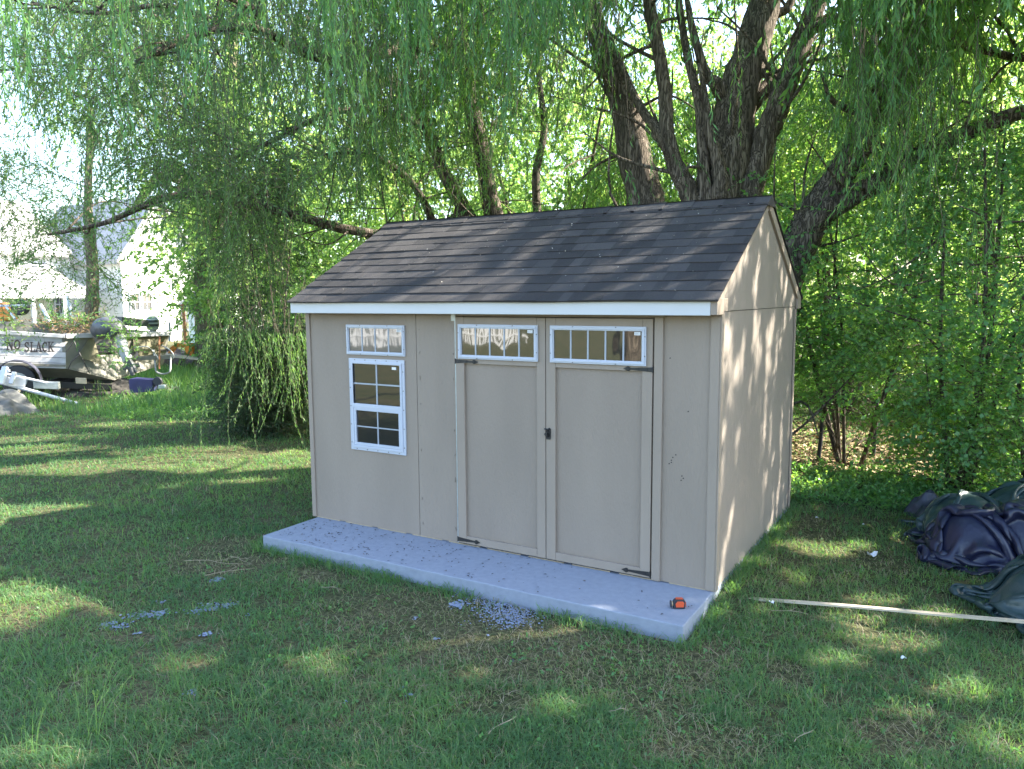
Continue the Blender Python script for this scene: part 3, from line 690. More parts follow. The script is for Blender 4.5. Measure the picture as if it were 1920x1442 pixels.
# ---- 2 leaning willow right of the shed
lean = empty("leaning_willow", np.array([*P(1400, 800, 8.6)[:2], GZ]))
tag(lean, "slanting willow trunk leaning right from behind the shed's rear corner", "tree")
tb = MB(); lb = np.array([lean.location.x, lean.location.y, GZ-.1])
pF = limb(tb, [lb, P(1445,600,8.6), P(1478,500,8.6), P(1512,430,8.5), P(1555,360,8.5), P(1600,290,8.4), P(1645,200,8.3), P(1690,100,8.2), P(1735,0,8.1), P(1790,-120,8.0), P(1850,-300,8.0)], [.34,.25,.21,.19,.165,.15,.14,.13,.12,.09,.05], 20, .12)
pG = limb(tb, [P(1500,440,8.5), P(1560,390,8.3), P(1640,345,8.1), P(1720,295,7.9), P(1800,255,7.7), P(1900,215,7.5), P(2040,180,7.2), P(2200,120,7.0)], [.16,.12,.10,.085,.075,.07,.06,.04], 14, .12)
pH = limb(tb, [P(1712,70,8.1), P(1780,80,8), P(1850,95,7.9), P(1930,110,7.7), P(2050,90,7.4)], [.06,.05,.042,.035,.02], 9)
limb(tb, [P(1452,378,8.7), P(1475,388,8.6), P(1498,400,8.5), P(1506,425,8.4)], [.02,.018,.014,.008], 6)
limb(tb, [P(1640,225,8.0), P(1580,200,7.8), P(1555,180,7.7), P(1540,135,7.6)], [.04,.035,.025,.01], 7)
limb(tb, [P(1915,110,7.7), P(1890,60,7.7), P(1860,20,7.7), P(1850,-60,7.7)], [.02,.018,.015,.01], 6)
for pth, nn in ((pF, 12), (pG, 12)): offshoots(tb, rng, pth, nn, 1.4, .022, .4)
tb.build("trunk", M['bark_dark'], lean, smooth=True)
parts = []
O = clumpy(rng, in_boxes(rng, 56, [(1560,1800,-250,200,6.0,8.6,1.6),(1800,1960,-250,0,6.0,8.6,.5),(1600,1900,80,330,6.4,8.4,.6),(1300,1560,-400,-160,5.6,7,.3)]), .04, 1.2, 5, .40); O = bunch(rng, O, 10)
N = len(O); parts.append(sprays(rng, O, hang_dir(rng, N), rng.uniform(.5, 1.5, N), 52, .080, .0105, 0, .75, .5, .004, hang=True))
O = clumpy(rng, np.stack([rng.uniform(0, 9, 6600), rng.uniform(.6, 7.8, 6600), rng.uniform(4.9, 8.5, 6600)], 1), .05, .6, 6, .44)
N = len(O); parts.append(sprays(rng, O, hang_dir(rng, N, .7), rng.uniform(.6, 1.6, N), 30, .12, .035, .1, .9, .6, .006, hang=True))
crown("crown", parts, M['leaf_willow'], lean)

# ---- 3 spreading dark tree left of centre
sp = empty("spreading_tree", np.array([*P(905, 700, 12.0)[:2], GZ]))
tag(sp, "dark many-stemmed tree with long limbs reaching left over the lawn", "tree")
tb = MB(); sb = np.array([sp.location.x, sp.location.y, GZ-.1]); T1 = 12.0
p1 = limb(tb, [sb, P(935,480,T1), P(920,380,T1), P(905,290,T1), P(885,200,T1), P(872,120,T1), P(868,40,T1), P(850,-60,T1), P(820,-260,T1)], [.24,.17,.14,.12,.12,.11,.10,.08,.05], 14, .12)
p2 = limb(tb, [sb+np.array([-.3,0,0]), P(885,470,T1), P(868,390,T1), P(830,320,T1), P(806,250,T1), P(775,190,T1), P(735,150,T1), P(690,140,T1-.5)], [.2,.15,.12,.10,.09,.08,.07,.05], 12, .12)
p3 = limb(tb, [P(880,90,T1), P(820,82,T1-.6), P(745,90,T1-1.3), P(690,105,T1-1.8), P(630,112,T1-2.3), P(560,95,T1-2.8), P(500,60,T1-3.2), P(430,50,T1-3.5), P(330,80,T1-3.8), P(255,118,T1-4)], [.10,.10,.10,.09,.075,.06,.05,.045,.04,.025], 10, .12)
p4 = limb(tb, [P(872,400,T1), P(800,440,T1-.4), P(720,440,T1-.8), P(640,428,T1-1.1), P(560,405,T1-1.4), P(480,385,T1-1.6), P(400,366,T1-1.8), P(320,368,T1-2), P(260,390,T1-2), P(190,420,T1-2), P(90,440,T1-1.8)], [.10,.085,.07,.068,.066,.06,.055,.048,.04,.03,.02], 10, .12)
p5 = limb(tb, [P(860,110,T1), P(810,60,T1-.3), P(790,0,T1-.3), P(770,-80,T1)], [.06,.05,.05,.03], 8)
p6 = limb(tb, [P(800,240,T1), P(740,215,T1-.8), P(680,205,T1-1.4), P(610,215,T1-1.8), P(520,260,T1-2.2), P(430,300,T1-2.6)], [.06,.05,.045,.04,.03,.02], 8)
p7 = limb(tb, [P(1010,430,T1+1), P(1005,330,T1+1), P(1020,240,T1+1), P(1010,120,T1+1), P(1030,0,T1+1)], [.08,.07,.06,.05,.04], 8)
p8 = limb(tb, [P(845,500,T1), P(800,390,T1-.3), P(760,330,T1-.6), P(690,290,T1-1), P(600,290,T1-1.5)], [.07,.06,.05,.035,.02], 8)
p9 = limb(tb, [P(430,60,8.5), P(380,30,8.4), P(300,10,8.3), P(180,25,8.0), P(60,5,8.0)], [.03,.03,.028,.02,.014], 7)
for pth, nn in ((p1,16),(p2,14),(p3,26),(p4,34),(p5,6),(p6,18),(p8,10),(p9,10)): offshoots(tb, rng, pth, nn, 1.25, .016, .1)
tb.build("trunk", M['bark_dark'], sp, smooth=True)
parts = []
O = clumpy(rng, in_boxes(rng, 7200, [(-60,640,-60,330,7.2,12.5,1.7),(-60,560,280,440,8.0,12.5,1.3),(-40,330,400,545,9.0,12.0,.9),(620,1000,-120,380,9.5,13.0,1.0),(380,640,380,560,9.5,13.0,1.2)]), .06, 1.0, 7, .475)
O = O[houseview(O)]; N = len(O); d = rng.normal(size=(N, 3)); d[:, 2] = d[:, 2]*.5-.55; parts.append(sprays(rng, O, unit(d), rng.uniform(.35, 1.0, N), 30, .052, .015, .25, .95, .7, .0035, hang=False))
O = clumpy(rng, in_boxes(rng, 130, [(60,420,-150,250,7.5,10.5,1.0),(420,760,-250,140,7,10,1.0),(385,585,300,560,10,12.5,2.2),(430,585,480,620,10.5,12.2,1.6)]), .05, 1.0, 8, .43); O = bunch(rng, O, 9, .11, .3)
N = len(O); parts.append(sprays(rng, O, hang_dir(rng, N, .2), rng.uniform(.8, 2.2, N), 60, .065, .012, 0, .75, .5, .0035, hang=True))
O = clumpy(rng, np.stack([rng.uniform(-16, -5, 1500), rng.uniform(2.0, 11, 1500), rng.uniform(5.5, 9.5, 1500)], 1), .05, .6, 6, .46)
N = len(O); parts.append(sprays(rng, O, hang_dir(rng, N, .7), rng.uniform(.6, 1.6, N), 26, .12, .035, .1, .9, .6, .006, hang=True))
crown("crown", parts, M['leaf_dark'], sp)

# ---- 4 weeping willow standing behind the camera whose strands hang into the picture
nw = empty("weeping_willow", (-3.9, -8.2, GZ))
tag(nw, "willow strands with single bright leaves hanging close to the camera at upper left", "tree")
tb = MB()
tb.tube(smooth_path([(-3.9,-8.2,-.2), (-3.85,-8.1,1.2), (-3.6,-7.7,2.6), (-3.2,-6.6,4.4), (-2.6,-4.6,5.0), (-1.9,-2.2,5.0), (-1.6,-.2,4.7)]), list(np.linspace(.26, .04, 31)), 12, rough=.1)
tb.tube(smooth_path([(-3.6,-7.7,2.6), (-4.2,-6.2,4.2), (-4.6,-4.2,4.9), (-4.6,-2.0,4.8), (-4.4,.2,4.6)]), list(np.linspace(.12, .03, 21)), 8, rough=.1)
tb.tube(smooth_path([(-3.2,-6.6,4.4), (-1.5,-5.0,4.9), (.2,-3.2,4.9), (1.2,-1.4,4.7)]), list(np.linspace(.10, .03, 16)), 8, rough=.1)
tb.build("trunk", M['bark'], nw, smooth=True)
def strands(r, specs, n, ll, lw, twr=.0022):
    O = []; L = []
    for (u, v0, v1, t, k, w) in specs:
        for _ in range(k):
            uu = u+r.normal()*w; tt = t*r.uniform(.96, 1.04); a_ = P(uu, v0+r.uniform(-60, 20), tt); b_ = P(uu, v1-abs(r.normal())*60, tt); O.append(a_); L.append(max(.15, a_[2]-b_[2]))
    O = np.array(O); L = np.array(L); return sprays(r, O, hang_dir(r, len(O), .05), L, n, ll, lw, 0, .7, .4, twr, hang=True, segs=7)
parts = [strands(rng, [(232,-60,130,3.6,4,10),(255,-60,300,3.9,3,6),(350,-60,130,3.8,6,12),(362,-60,200,4.0,3,5),(295,-60,250,4.2,2,5),(180,-60,260,4.6,2,6),(120,-60,240,4.6,3,8),
                       (460,-60,60,3.9,2,10),(385,-60,120,4.4,2,20)], 34, .062, .0115),
         strands(rng, [(625,-80,300,4.8,9,12),(650,-80,220,5.0,6,10),(600,-80,110,4.9,4,10),(770,-80,330,5.6,10,8),(785,-80,120,5.6,6,14),(700,-80,80,5.4,6,25),(15,-80,220,5.0,6,16),(480,-80,60,5.2,5,30),
                       (935,-80,260,6.0,12,22),(1000,-80,110,6.2,8,30),(1080,-80,60,6.4,10,30),(1560,-80,60,5.4,6,30),(1690,-80,60,5.2,8,40),(1870,-80,10,4.0,6,30)], 60, .07, .012),
         strands(rng, [(385,20,500,6.5,4,4),(330,200,470,7,3,20),(405,250,560,7.5,3,10)], 14, .03, .008)]
crown("crown", parts, M['leaf_willow'], nw)

# ---- 5 right thicket: individual shrubs / small maples
def broad_tree(name, label, cat, base, height, rad, seed, nspray, leafmat, ll=.055, lw=.045, nl=16, group=None, stems=5, low=.0, thr=.45, twl=(.25, .6), barkm=None, keepfn=sunkeep, keepview=None):
    r = np.random.default_rng(seed); t = empty(name, (base[0], base[1], GZ)); tag(t, label, cat, group)
    tb = MB(); paths = []
    for k in range(stems):
        a_ = r.uniform(0, 6.28); f = r.uniform(.15, .75)*rad
        q = np.array([base[0]+math.cos(a_)*.12, base[1]+math.sin(a_)*.12, GZ-.05]); e_ = np.array([base[0]+math.cos(a_)*f, base[1]+math.sin(a_)*f, GZ+height*r.uniform(.65, .95)])
        m_ = (q+e_)/2+r.normal(size=3)*rad*.10; s = smooth_path([q, m_, e_], 6); rr = height*.0075*r.uniform(.6, 1.2)
        tb.tube(s, list(np.linspace(rr, rr*.3, len(s))), 7, rough=.1); paths.append(s); paths += offshoots(tb, r, s, 6, rad*.7, rr*.4, .15)
    tb.build("stems", barkm or M['bark_dark'], t, smooth=True)
    d = r.normal(size=(nspray, 3)); d = unit(d)*(r.uniform(.15, 1, nspray)**.45)[:, None]
    c = np.array([base[0], base[1], GZ+height*(.5+low/2)]); O = c+d*np.array([rad, rad, height*(.5-low/2)])
    O = O*1.0; wob = (fbm(O[:, 0]*.9, O[:, 2]*.9+O[:, 1], seed)-.5)*rad*.5; O[:, :2] += d[:, :2]*wob[:, None]
    O = clumpy(r, O, .06, 1.3, seed, thr); O = O[O[:, 2] > GZ+.05]
    if keepview is not None: O = O[keepview(O)]
    N = len(O); dd = unit(r.normal(size=(N, 3))*np.array([1, 1, .5])+d[:N]*.3)
    crown("foliage", [sprays(r, O, dd, r.uniform(twl[0], twl[1], N), nl, ll, lw, .25, 1.0, .6, .003, keepfn=keepfn, shape='broad', segs=3)], leafmat, t)
    return t
def gp(u, v): g = G(u, v); return (g[0], g[1])
broad_tree("maple_shrub", "broad leafy maple shrub growing beside the shed's rear corner", "shrub", (P(1600,700,9.3)[0], P(1600,700,9.3)[1]), 4.6, 1.5, 41, 3700, M['leaf_maple'], ll=.046, lw=.036, group="leafy shrubs right of the shed", low=.14, keepview=openm, keepfn=airy)
broad_tree("maple_shrub", "dense maple shrub behind the dark tarps", "shrub", (P(1800,700,8.0)[0], P(1800,700,8.0)[1]), 4.0, 1.4, 42, 4000, M['leaf_maple'], ll=.046, lw=.036, group="leafy shrubs right of the shed", keepview=openm, keepfn=airy)
broad_tree("maple_shrub", "low spreading shrub at the right edge above the blue tarp", "shrub", (P(1960,700,7.6)[0], P(1960,700,7.6)[1]), 3.6, 1.4, 43, 3200, M['leaf_maple'], ll=.046, lw=.036, group="leafy shrubs right of the shed", keepfn=airy)
broad_tree("hedge_tree", "tall bright green tree behind the shrubs at far right", "tree", (P(1850,600,12.5)[0], P(1850,600,12.5)[1]), 6.8, 2.6, 44, 1900, M['leaf_bright'], ll=.085, lw=.06, group="bright trees behind the shed", keepfn=airy, low=.2, keepview=openm)
broad_tree("hedge_tree", "bright green tree behind the leaning willow trunk", "tree", (P(1580,600,13.5)[0], P(1580,600,13.5)[1]), 7.6, 2.7, 45, 2100, M['leaf_bright'], ll=.085, lw=.06, group="bright trees behind the shed", keepfn=airy, low=.3, keepview=openm)
broad_tree("hedge_tree", "bright yellow-green tree showing between the big willow's trunks", "tree", (P(1290,600,14)[0], P(1290,600,14)[1]), 7.8, 2.9, 46, 2100, M['leaf_bright'], ll=.085, lw=.06, group="bright trees behind the shed", keepfn=airy, low=.1)
broad_tree("hedge_tree", "bright green tree behind the middle of the shed ridge", "tree", (P(1030,600,15.5)[0], P(1030,600,15.5)[1]), 7.6, 2.9, 47, 1800, M['leaf_bright'], ll=.09, lw=.06, group="bright trees behind the shed", keepfn=airy, low=.0, thr=.45)
broad_tree("hedge_tree", "loose green tree behind the left end of the shed roof", "tree", (P(760,600,15.5)[0], P(760,600,15.5)[1]), 6.4, 2.7, 48, 1700, M['leaf_bright'], ll=.09, lw=.06, group="bright trees behind the shed", keepfn=airy, low=.0, thr=.45)
broad_tree("hedge_tree", "thin green tree at the upper right corner", "tree", (P(2080,600,10.5)[0], P(2080,600,10.5)[1]), 6.4, 2.2, 49, 1300, M['leaf_bright'], ll=.065, lw=.05, group="bright trees behind the shed", keepfn=airy, low=.1)
broad_tree("side_shrub", "shaded leafy shrub against the left wall of the shed", "shrub", (P(520,700,12.2)[0], P(520,700,12.2)[1]), 4.3, 1.0, 50, 4600, M['leaf_shade'], ll=.060, lw=.022, stems=3, low=-.2, thr=.41)
broad_tree("side_shrub", "low shaded bush at the foot of the ivy-clad trunk", "shrub", (P(500,700,12.0)[0], P(500,700,12.0)[1]), 1.5, .7, 51, 1500, M['leaf_shade'], ll=.055, lw=.018, stems=3, low=-.3, thr=.42)
rf = np.random.default_rng(123)
for i, (u_, t_, lab) in enumerate([(470,21,"sunlit tree well behind the ivy-clad trunk, left of the shed"),(640,24,"sunlit tree behind the left slope of the shed roof"),(850,22,"sunlit tree far behind the many-stemmed dark tree"),(1080,25,"sunlit tree far behind the gap left of the big willow"),(1300,21,"sunlit tree far behind the big willow's trunks"),(1500,24,"sunlit tree far behind the leaning willow's base"),(1720,20,"sunlit tree far behind the right hand shrubs"),(1930,23,"sunlit tree far behind the right edge of the shrubs"),(2120,19,"sunlit tree beyond the right edge of the picture")]):
    q = P(u_, 600, t_); broad_tree("backlit_tree", lab, "tree", (q[0], q[1]), rf.uniform(8, 10), rf.uniform(2.9, 3.5), 300+i, 2100, M['leaf_bright'], ll=.12, lw=.085, nl=15, group="sunlit trees far behind the shed", low=.0, thr=.44, twl=(.3, .8), keepfn=None)
for i, (u_, t_, h_, lab) in enumerate([(1560,15.5,2.2,"low sunlit bush seen through the gap beside the shed"),(1760,14.5,2.4,"low sunlit bush behind the dark stakes"),(1930,13,2.6,"sunlit bush low behind the right hand shrubs"),(620,16,2.4,"low sunlit bush just left of the shed roof")]):
    q = P(u_, 600, t_); broad_tree("sunlit_bush", lab, "bush", (q[0], q[1]), h_, 1.5, 330+i, 900, M['leaf_bright'], ll=.09, lw=.06, nl=15, group="sunlit bushes behind the shed", low=.0, thr=.44, keepfn=None)
# unseen tree added out of frame to the right to shade the yard
broad_tree("added_shade_tree", "tree added out of the picture on the right to shade the yard", "tree", (6.8, 5.0), 8.0, 2.6, 52, 1500, M['leaf_willow'], ll=.13, lw=.08, nl=14, low=.1, thr=.42)

# ------------------------------------------------------------------ trees on the far left
iv = empty("ivy_trunk_tree", (P(392,640,22)[0], P(392,640,22)[1], GZ)); tag(iv, "ivy-clad tree trunk standing to the right of the white house", "tree")
tb = MB(); ib = np.array([iv.location.x, iv.location.y, GZ-.1])
pth = limb(tb, [ib, P(392,560,22), P(388,480,22), P(375,400,22), P(360,355,22), P(330,330,22), P(290,340,21.6), P(250,395,21)], [.42,.38,.36,.34,.28,.2,.14,.08], 14, .1)
limb(tb, [P(378,400,22), P(400,300,22), P(430,180,22), P(440,0,22)], [.28,.24,.2,.12], 12)
tb.build("trunk", M['bark_tan'], iv, smooth=True)
rI = np.random.default_rng(77); k = 900; tt = rI.uniform(0, .62, k); idx = (tt*(len(pth)-1)).astype(int); O = pth[idx]+rI.normal(size=(k, 3))*np.array([.35, .35, .2])
O2 = in_boxes(rI, 1500, [(385,470,200,560,17,22,1.0),(150,520,-100,260,18,24,.35)])
parts = [sprays(rI, O, hang_dir(rI, k, .4), rI.uniform(.3, 1.1, k), 22, .08, .035, 0, .9, .6, .006, hang=True, keepfn=None, shape='broad'),
         sprays(rI, O2, hang_dir(rI, len(O2), .4), rI.uniform(.5, 1.6, len(O2)), 24, .10, .03, 0, .9, .6, .006, hang=True)]
crown("foliage", parts, M['leaf_dark'], iv)
tn = empty("thin_tree", (P(172,700,21)[0], P(172,700,21)[1], GZ)); tag(tn, "bare tan tree trunk standing behind the old boat", "tree")
tb = MB(); limb(tb, [np.array([tn.location.x, tn.location.y, GZ-.1]), P(172,600,21), P(174,520,21), P(170,450,21), P(165,380,21), P(170,200,21)], [.2,.18,.16,.14,.11,.07], 10, .15)
tb.build("trunk", M['bark_tan'], tn, smooth=True)
O = in_boxes(rI, 900, [(60,240,400,560,18,22,1.0),(-40,250,250,420,18,23,.7)]); O = clumpy(rI, O, .05, .9, 61, .45)
crown("foliage", [sprays(rI, O, hang_dir(rI, len(O), 1.0), rI.uniform(.4, 1.1, len(O)), 24, .09, .03, .1, .95, .6, .006)], M['leaf_dark'], tn)
# far tree belts each side of the house
for (u, t, h, rd, sd, lab) in [(430,34,8,3.2,71,"far green tree to the right of the white house"), (560,30,7,3.0,72,"far tree behind the left wall of the shed"), (-40,60,9,5,73,"far pale tree behind the house at the left edge"), (352,75,6,4,74,"distant light green tree seen between house and ivy trunk")]:
    q = P(u, 600, t); broad_tree("far_tree", lab, "tree", (q[0], q[1]), h, rd, sd, 1500, M['leaf_bright'], ll=.16, lw=.12, nl=14, group="far trees around the house", twl=(.4, 1.0))

# ------------------------------------------------------------------ grass and ground stuff
def zone(u, v, rx, ry): g = G(u, v); return (g[0], g[1], rx, ry)
DRY = [zone(800,1150,.75,.22), zone(1000,1190,.8,.22), zone(1180,1235,.55,.22), zone(1230,1320,.2,.1), zone(1000,1250,.35,.12), zone(430,1040,.45,.22), zone(560,1020,.35,.2), zone(1250,1215,.4,.12), zone(1480,1265,.14,.08),
       zone(1650,1060,.25,.12), zone(1500,1000,.3,.2), zone(1330,1400,.3,.08), zone(460,850,.6,.15), zone(1620,1180,.10,.06), zone(930,1325,.2,.07), zone(1700,1380,.25,.07), zone(620,1075,.3,.1)]
def dry(x, y):
    k = np.zeros_like(x)
    for (cx, cy, rx, ry) in DRY:
        dx = x-cx; dy = y-cy; p = (dx*CR[0]+dy*CR[1])/rx; q = (-dx*CR[1]+dy*CR[0])/(ry*2.2)
        k = np.maximum(k, np.clip(1.35-(p*p+q*q), 0, 1))
    return np.clip(k*(.45+fbm(x*3, y*3, 9)*1.1), 0, 1)
def off_slab(x, y, m=.0): return ~((x > -3.63-m) & (x < .0+m) & (y > -.64-m) & (y < 2.44+m))
def blades(r, x, y, h, w, lean, tint, z=None):
    n = len(x); az = r.uniform(0, 6.283, n); hd = np.stack([np.cos(az), np.sin(az), np.zeros(n)], 1); a2 = az+1.57+r.normal(size=n)*.5
    wd = np.stack([np.cos(a2), np.sin(a2), np.zeros(n)], 1)*w[:, None]*.5
    b0 = np.stack([x, y, gz(x, y)-.006 if z is None else z], 1); up = np.array([0, 0, 1.0])
    m1 = b0+hd*(lean*h*.33)[:, None]+up*(h*.55)[:, None]; m2 = b0+hd*(lean*h)[:, None]+up*(h*np.clip(1.05-lean*.35, .12, 1))[:, None]
    V = np.stack([b0-wd, b0+wd, m1+wd*.8, m1-wd*.8, m2+wd*.12, m2-wd*.12], 1).reshape(-1, 3)
    k = np.arange(n)[:, None]*6; Q = np.concatenate([k+np.array([[0,1,2,3]]), k+np.array([[3,2,4,5]])]); return V, Q, np.repeat(tint, 6), np.zeros(len(Q), int)
rg = np.random.default_rng(21); NB = 620000
rr_ = 1.6*(34/1.6)**(rg.random(NB)**1.18); fa = math.atan2(CF[1], CF[0]); th_ = fa+rg.uniform(-.68, .68, NB)
x = CAM[0]+rr_*np.cos(th_); y = CAM[1]+rr_*np.sin(th_)
clp = fbm(x*9, y*9, 1, 2); k = off_slab(x, y, .005) & (clp > rg.uniform(.15, .55, NB)); dk = dry(x, y); k &= rg.random(NB) > dk*.72
x = x[k]; y = y[k]; rr_ = rr_[k]; dk = dk[k]; n = len(x)
lush = fbm(x*.8, y*.8, 12, 3); edge = np.exp(-np.maximum(np.maximum(-3.63-x, x), np.maximum(-.64-y, y-2.44))/.12)
h = rg.uniform(.022, .062, n)*(.75+lush*.8)*(1+edge*.35)*(1+.25*np.clip(rr_-8, 0, 12)/4)*(1-dk*.4)
w = rg.uniform(.0022, .0045, n)*(1+np.clip(rr_-3, 0, 40)/6.5)
lean = rg.uniform(.2, 1.9, n)
tint = np.clip(.10+fbm(x*1.6, y*1.6, 2, 3)*.42+rg.normal(size=n)*.09, 0, .6); dead = rg.random(n) < (.07+.62*dk+.35*np.clip(fbm(x*.9, y*.9, 31, 3)-.55, 0, 1)*2*(x > -3)); tint[dead] = rg.uniform(.64, .95, int(dead.sum()))
P1 = [blades(rg, x, y, h, w, lean, tint)]
# longer wisps in the foreground and along the edges
n = 5200; rr_ = 1.7*(12/1.7)**rg.random(n); th_ = fa+rg.uniform(-.66, .66, n); x = CAM[0]+rr_*np.cos(th_); y = CAM[1]+rr_*np.sin(th_)
left = fbm(x*1.3, y*1.3, 41, 2) > .50-.10*(x < -1.2); k = off_slab(x, y, .02) & left; x = x[k]; y = y[k]; n = len(x)
P1.append(blades(rg, x, y, rg.uniform(.07, .17, n), rg.uniform(.002, .004, n), rg.uniform(.3, 1.5, n), np.clip(rg.normal(.42, .12, n), .1, .75)))
# grass growing up around the slab edges
n = 4200; t = rg.random(n)*9.9; x = np.where(t < 3.7, -3.66+t, np.where(t < 6.8, .02, -3.66)); y = np.where(t < 3.7, -.66, np.where(t < 6.8, t-3.7-.66, t-6.8-.66)); x = x+rg.normal(size=n)*.035+np.where((t >= 3.7) & (t < 6.8), .04, np.where(t >= 6.8, -.04, 0)); y = y-np.where(t < 3.7, abs(rg.normal(size=n))*.05, 0)
k = off_slab(x, y, .004) & (fbm(x*2.5, y*2.5, 8, 2) > np.where(x > -.05, .25, .46)); x = x[k]; y = y[k]; n = len(x)
P1.append(blades(rg, x, y, rg.uniform(.04, .12, n), rg.uniform(.004, .007, n), rg.uniform(.3, 1.5, n), np.clip(rg.normal(.32, .12, n), .05, .6)))
# tall grass round the old boat
n = 90000; x = rg.uniform(-27, -9, n); y = rg.uniform(3.0, 20, n); d = np.stack([x, y, np.full(n, GZ)], 1)-CAM; z_ = d@CF; u_ = 960+FPX*(d@CR)/z_
k = (u_ > -40) & (u_ < 470) & (z_ > 13.6+rg.normal(size=n)*.6) & (z_ < 30) & (fbm(x*.8, y*.8, 6, 2) > .3); x = x[k]; y = y[k]; z_ = z_[k]; n = len(x)
P1.append(blades(rg, x, y, rg.uniform(.12, .40, n)*np.clip((z_-12.6)/3, .3, 1)*(1-.3*(z_ > 21)), rg.uniform(.010, .02, n), rg.uniform(.1, .8, n), np.clip(rg.normal(.40, .12, n), .1, .62)))
# seed-head stalks lower left
Vg, Qg, Tg, Ig = merge(P1)
tag(link("grass", np_mesh("grass", Vg, Qg, Tg, Ig), M['grass']), kind="stuff")
n = 16000; rr_ = 1.7*(10/1.7)**rg.random(n); th_ = fa+rg.uniform(-.66, .66, n); x = CAM[0]+rr_*np.cos(th_); y = CAM[1]+rr_*np.sin(th_); dk = dry(x, y)
k = off_slab(x, y, .01) & (rg.random(n) < .12+dk*.9); x = x[k]; y = y[k]; n = len(x)
tag(link("straw_clippings", np_mesh("straw", *blades(rg, x, y, rg.uniform(.02, .07, n), rg.uniform(.0018, .004, n), rg.uniform(2.2, 3.2, n), rg.uniform(.72, 1.0, n), z=gz(x, y)+rg.uniform(.005, .03, n))), M['grass']), kind="stuff")
def stalk_tuft(u, v, lab, seed, k=7, h=.3):
    r = np.random.default_rng(seed); g = G(u, v); mb = MB()
    for i in range(k):
        a_ = r.uniform(0, 6.28); hh = h*r.uniform(.6, 1.1); ln = hh*r.uniform(.2, .7); o = np.array([g[0]+r.normal()*.03, g[1]+r.normal()*.03, float(gz(g[0], g[1]))])
        e_ = o+np.array([math.cos(a_)*ln, math.sin(a_)*ln, hh]); m_ = (o+e_)/2+np.array([-math.cos(a_)*ln*.2, -math.sin(a_)*ln*.2, hh*.1]); s = smooth_path([o, m_, e_], 4)
        mb.tube(s, list(np.linspace(.0016, .0008, len(s))), 3, tint=.5, cap=False)
        dd = (s[-1]-s[-3]); dd /= np.linalg.norm(dd)
        for q in range(10): c_ = s[-1]-dd*.008*q; o2 = r.normal(size=3)*.4+dd; o2 /= np.linalg.norm(o2); mb.tube([c_, c_+o2*.006, c_+o2*.012], [.0006, .0022, .0004], 3, tint=.6, cap=False)
    tag(mb.build("seeding_grass", M['grass']), lab, "grass tuft", "seeding grass tufts")
stalk_tuft(330, 1310, "seeding grass stalks in the middle of the lower left lawn", 1); stalk_tuft(180, 1400, "tall seeding grass stalks at the lower left", 2, 9, .32); stalk_tuft(470, 1380, "thin seeding grass stalks leaning left near the bottom", 3); stalk_tuft(60, 1430, "seeding grass in the bottom left corner", 4, 6, .3); stalk_tuft(1360, 1060, "wispy grass stalk beside the shed's front right corner", 5, 3, .28)
# ground cover under the shrubs
def cover(name, boxes, n, h, seed, m, ll=.035, lw=.028):
    r = np.random.default_rng(seed); U = []; 
    for (u0, u1, v0, v1) in boxes:
        for _ in range(n//len(boxes)): U.append(G(r.uniform(u0, u1), r.uniform(v0, v1)))
    O = np.array(U); O[:, 2] = gz(O[:, 0], O[:, 1]); O = O[off_slab(O[:, 0], O[:, 1], .05)]
    d = r.normal(size=(len(O), 3)); d[:, 2] = abs(d[:, 2])+.5
    V, Q, T, I = sprays(r, O, unit(d), r.uniform(h*.4, h, len(O)), 9, ll, lw, .2, 1.0, .6, .002, shape='broad', segs=2)
    tag(link(name, np_mesh(name, V, Q, T, I), [m, M['twig']]), kind="stuff")
cover("ground_cover", [(1485,1720,870,960),(1640,1800,880,960),(1700,1960,850,930)], 2600, .26, 5, M['leaf_maple'])
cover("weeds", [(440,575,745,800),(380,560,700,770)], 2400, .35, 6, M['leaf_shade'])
cover("clover", [(200,420,720,790)], 900, .2, 7, M['leaf_willow'])
rw = np.random.default_rng(64); nW = 5200; rr2 = 1.9*(14/1.9)**rw.random(nW); t2 = fa+rw.uniform(-.66, .66, nW); wx_ = CAM[0]+rr2*np.cos(t2); wy2 = CAM[1]+rr2*np.sin(t2)
kk = off_slab(wx_, wy2, .04) & (fbm(wx_*1.1, wy2*1.1, 71, 3) > .52); wx_, wy2 = wx_[kk], wy2[kk]; O = np.stack([wx_, wy2, gz(wx_, wy2)+.012], 1); dd = rw.normal(size=(len(O), 3)); dd[:, 2] = abs(dd[:, 2])*.6+.2
V, Q, T, I = sprays(rw, O, unit(dd), rw.uniform(.02, .055, len(O)), 5, .018, .015, .2, 1.0, .6, .0008, shape='broad', segs=2, keepfn=None)
tag(link("clover_patches", np_mesh("clover_patches", V, Q, T*.6, I), [M['leaf_maple'], M['twig']]), kind="stuff")
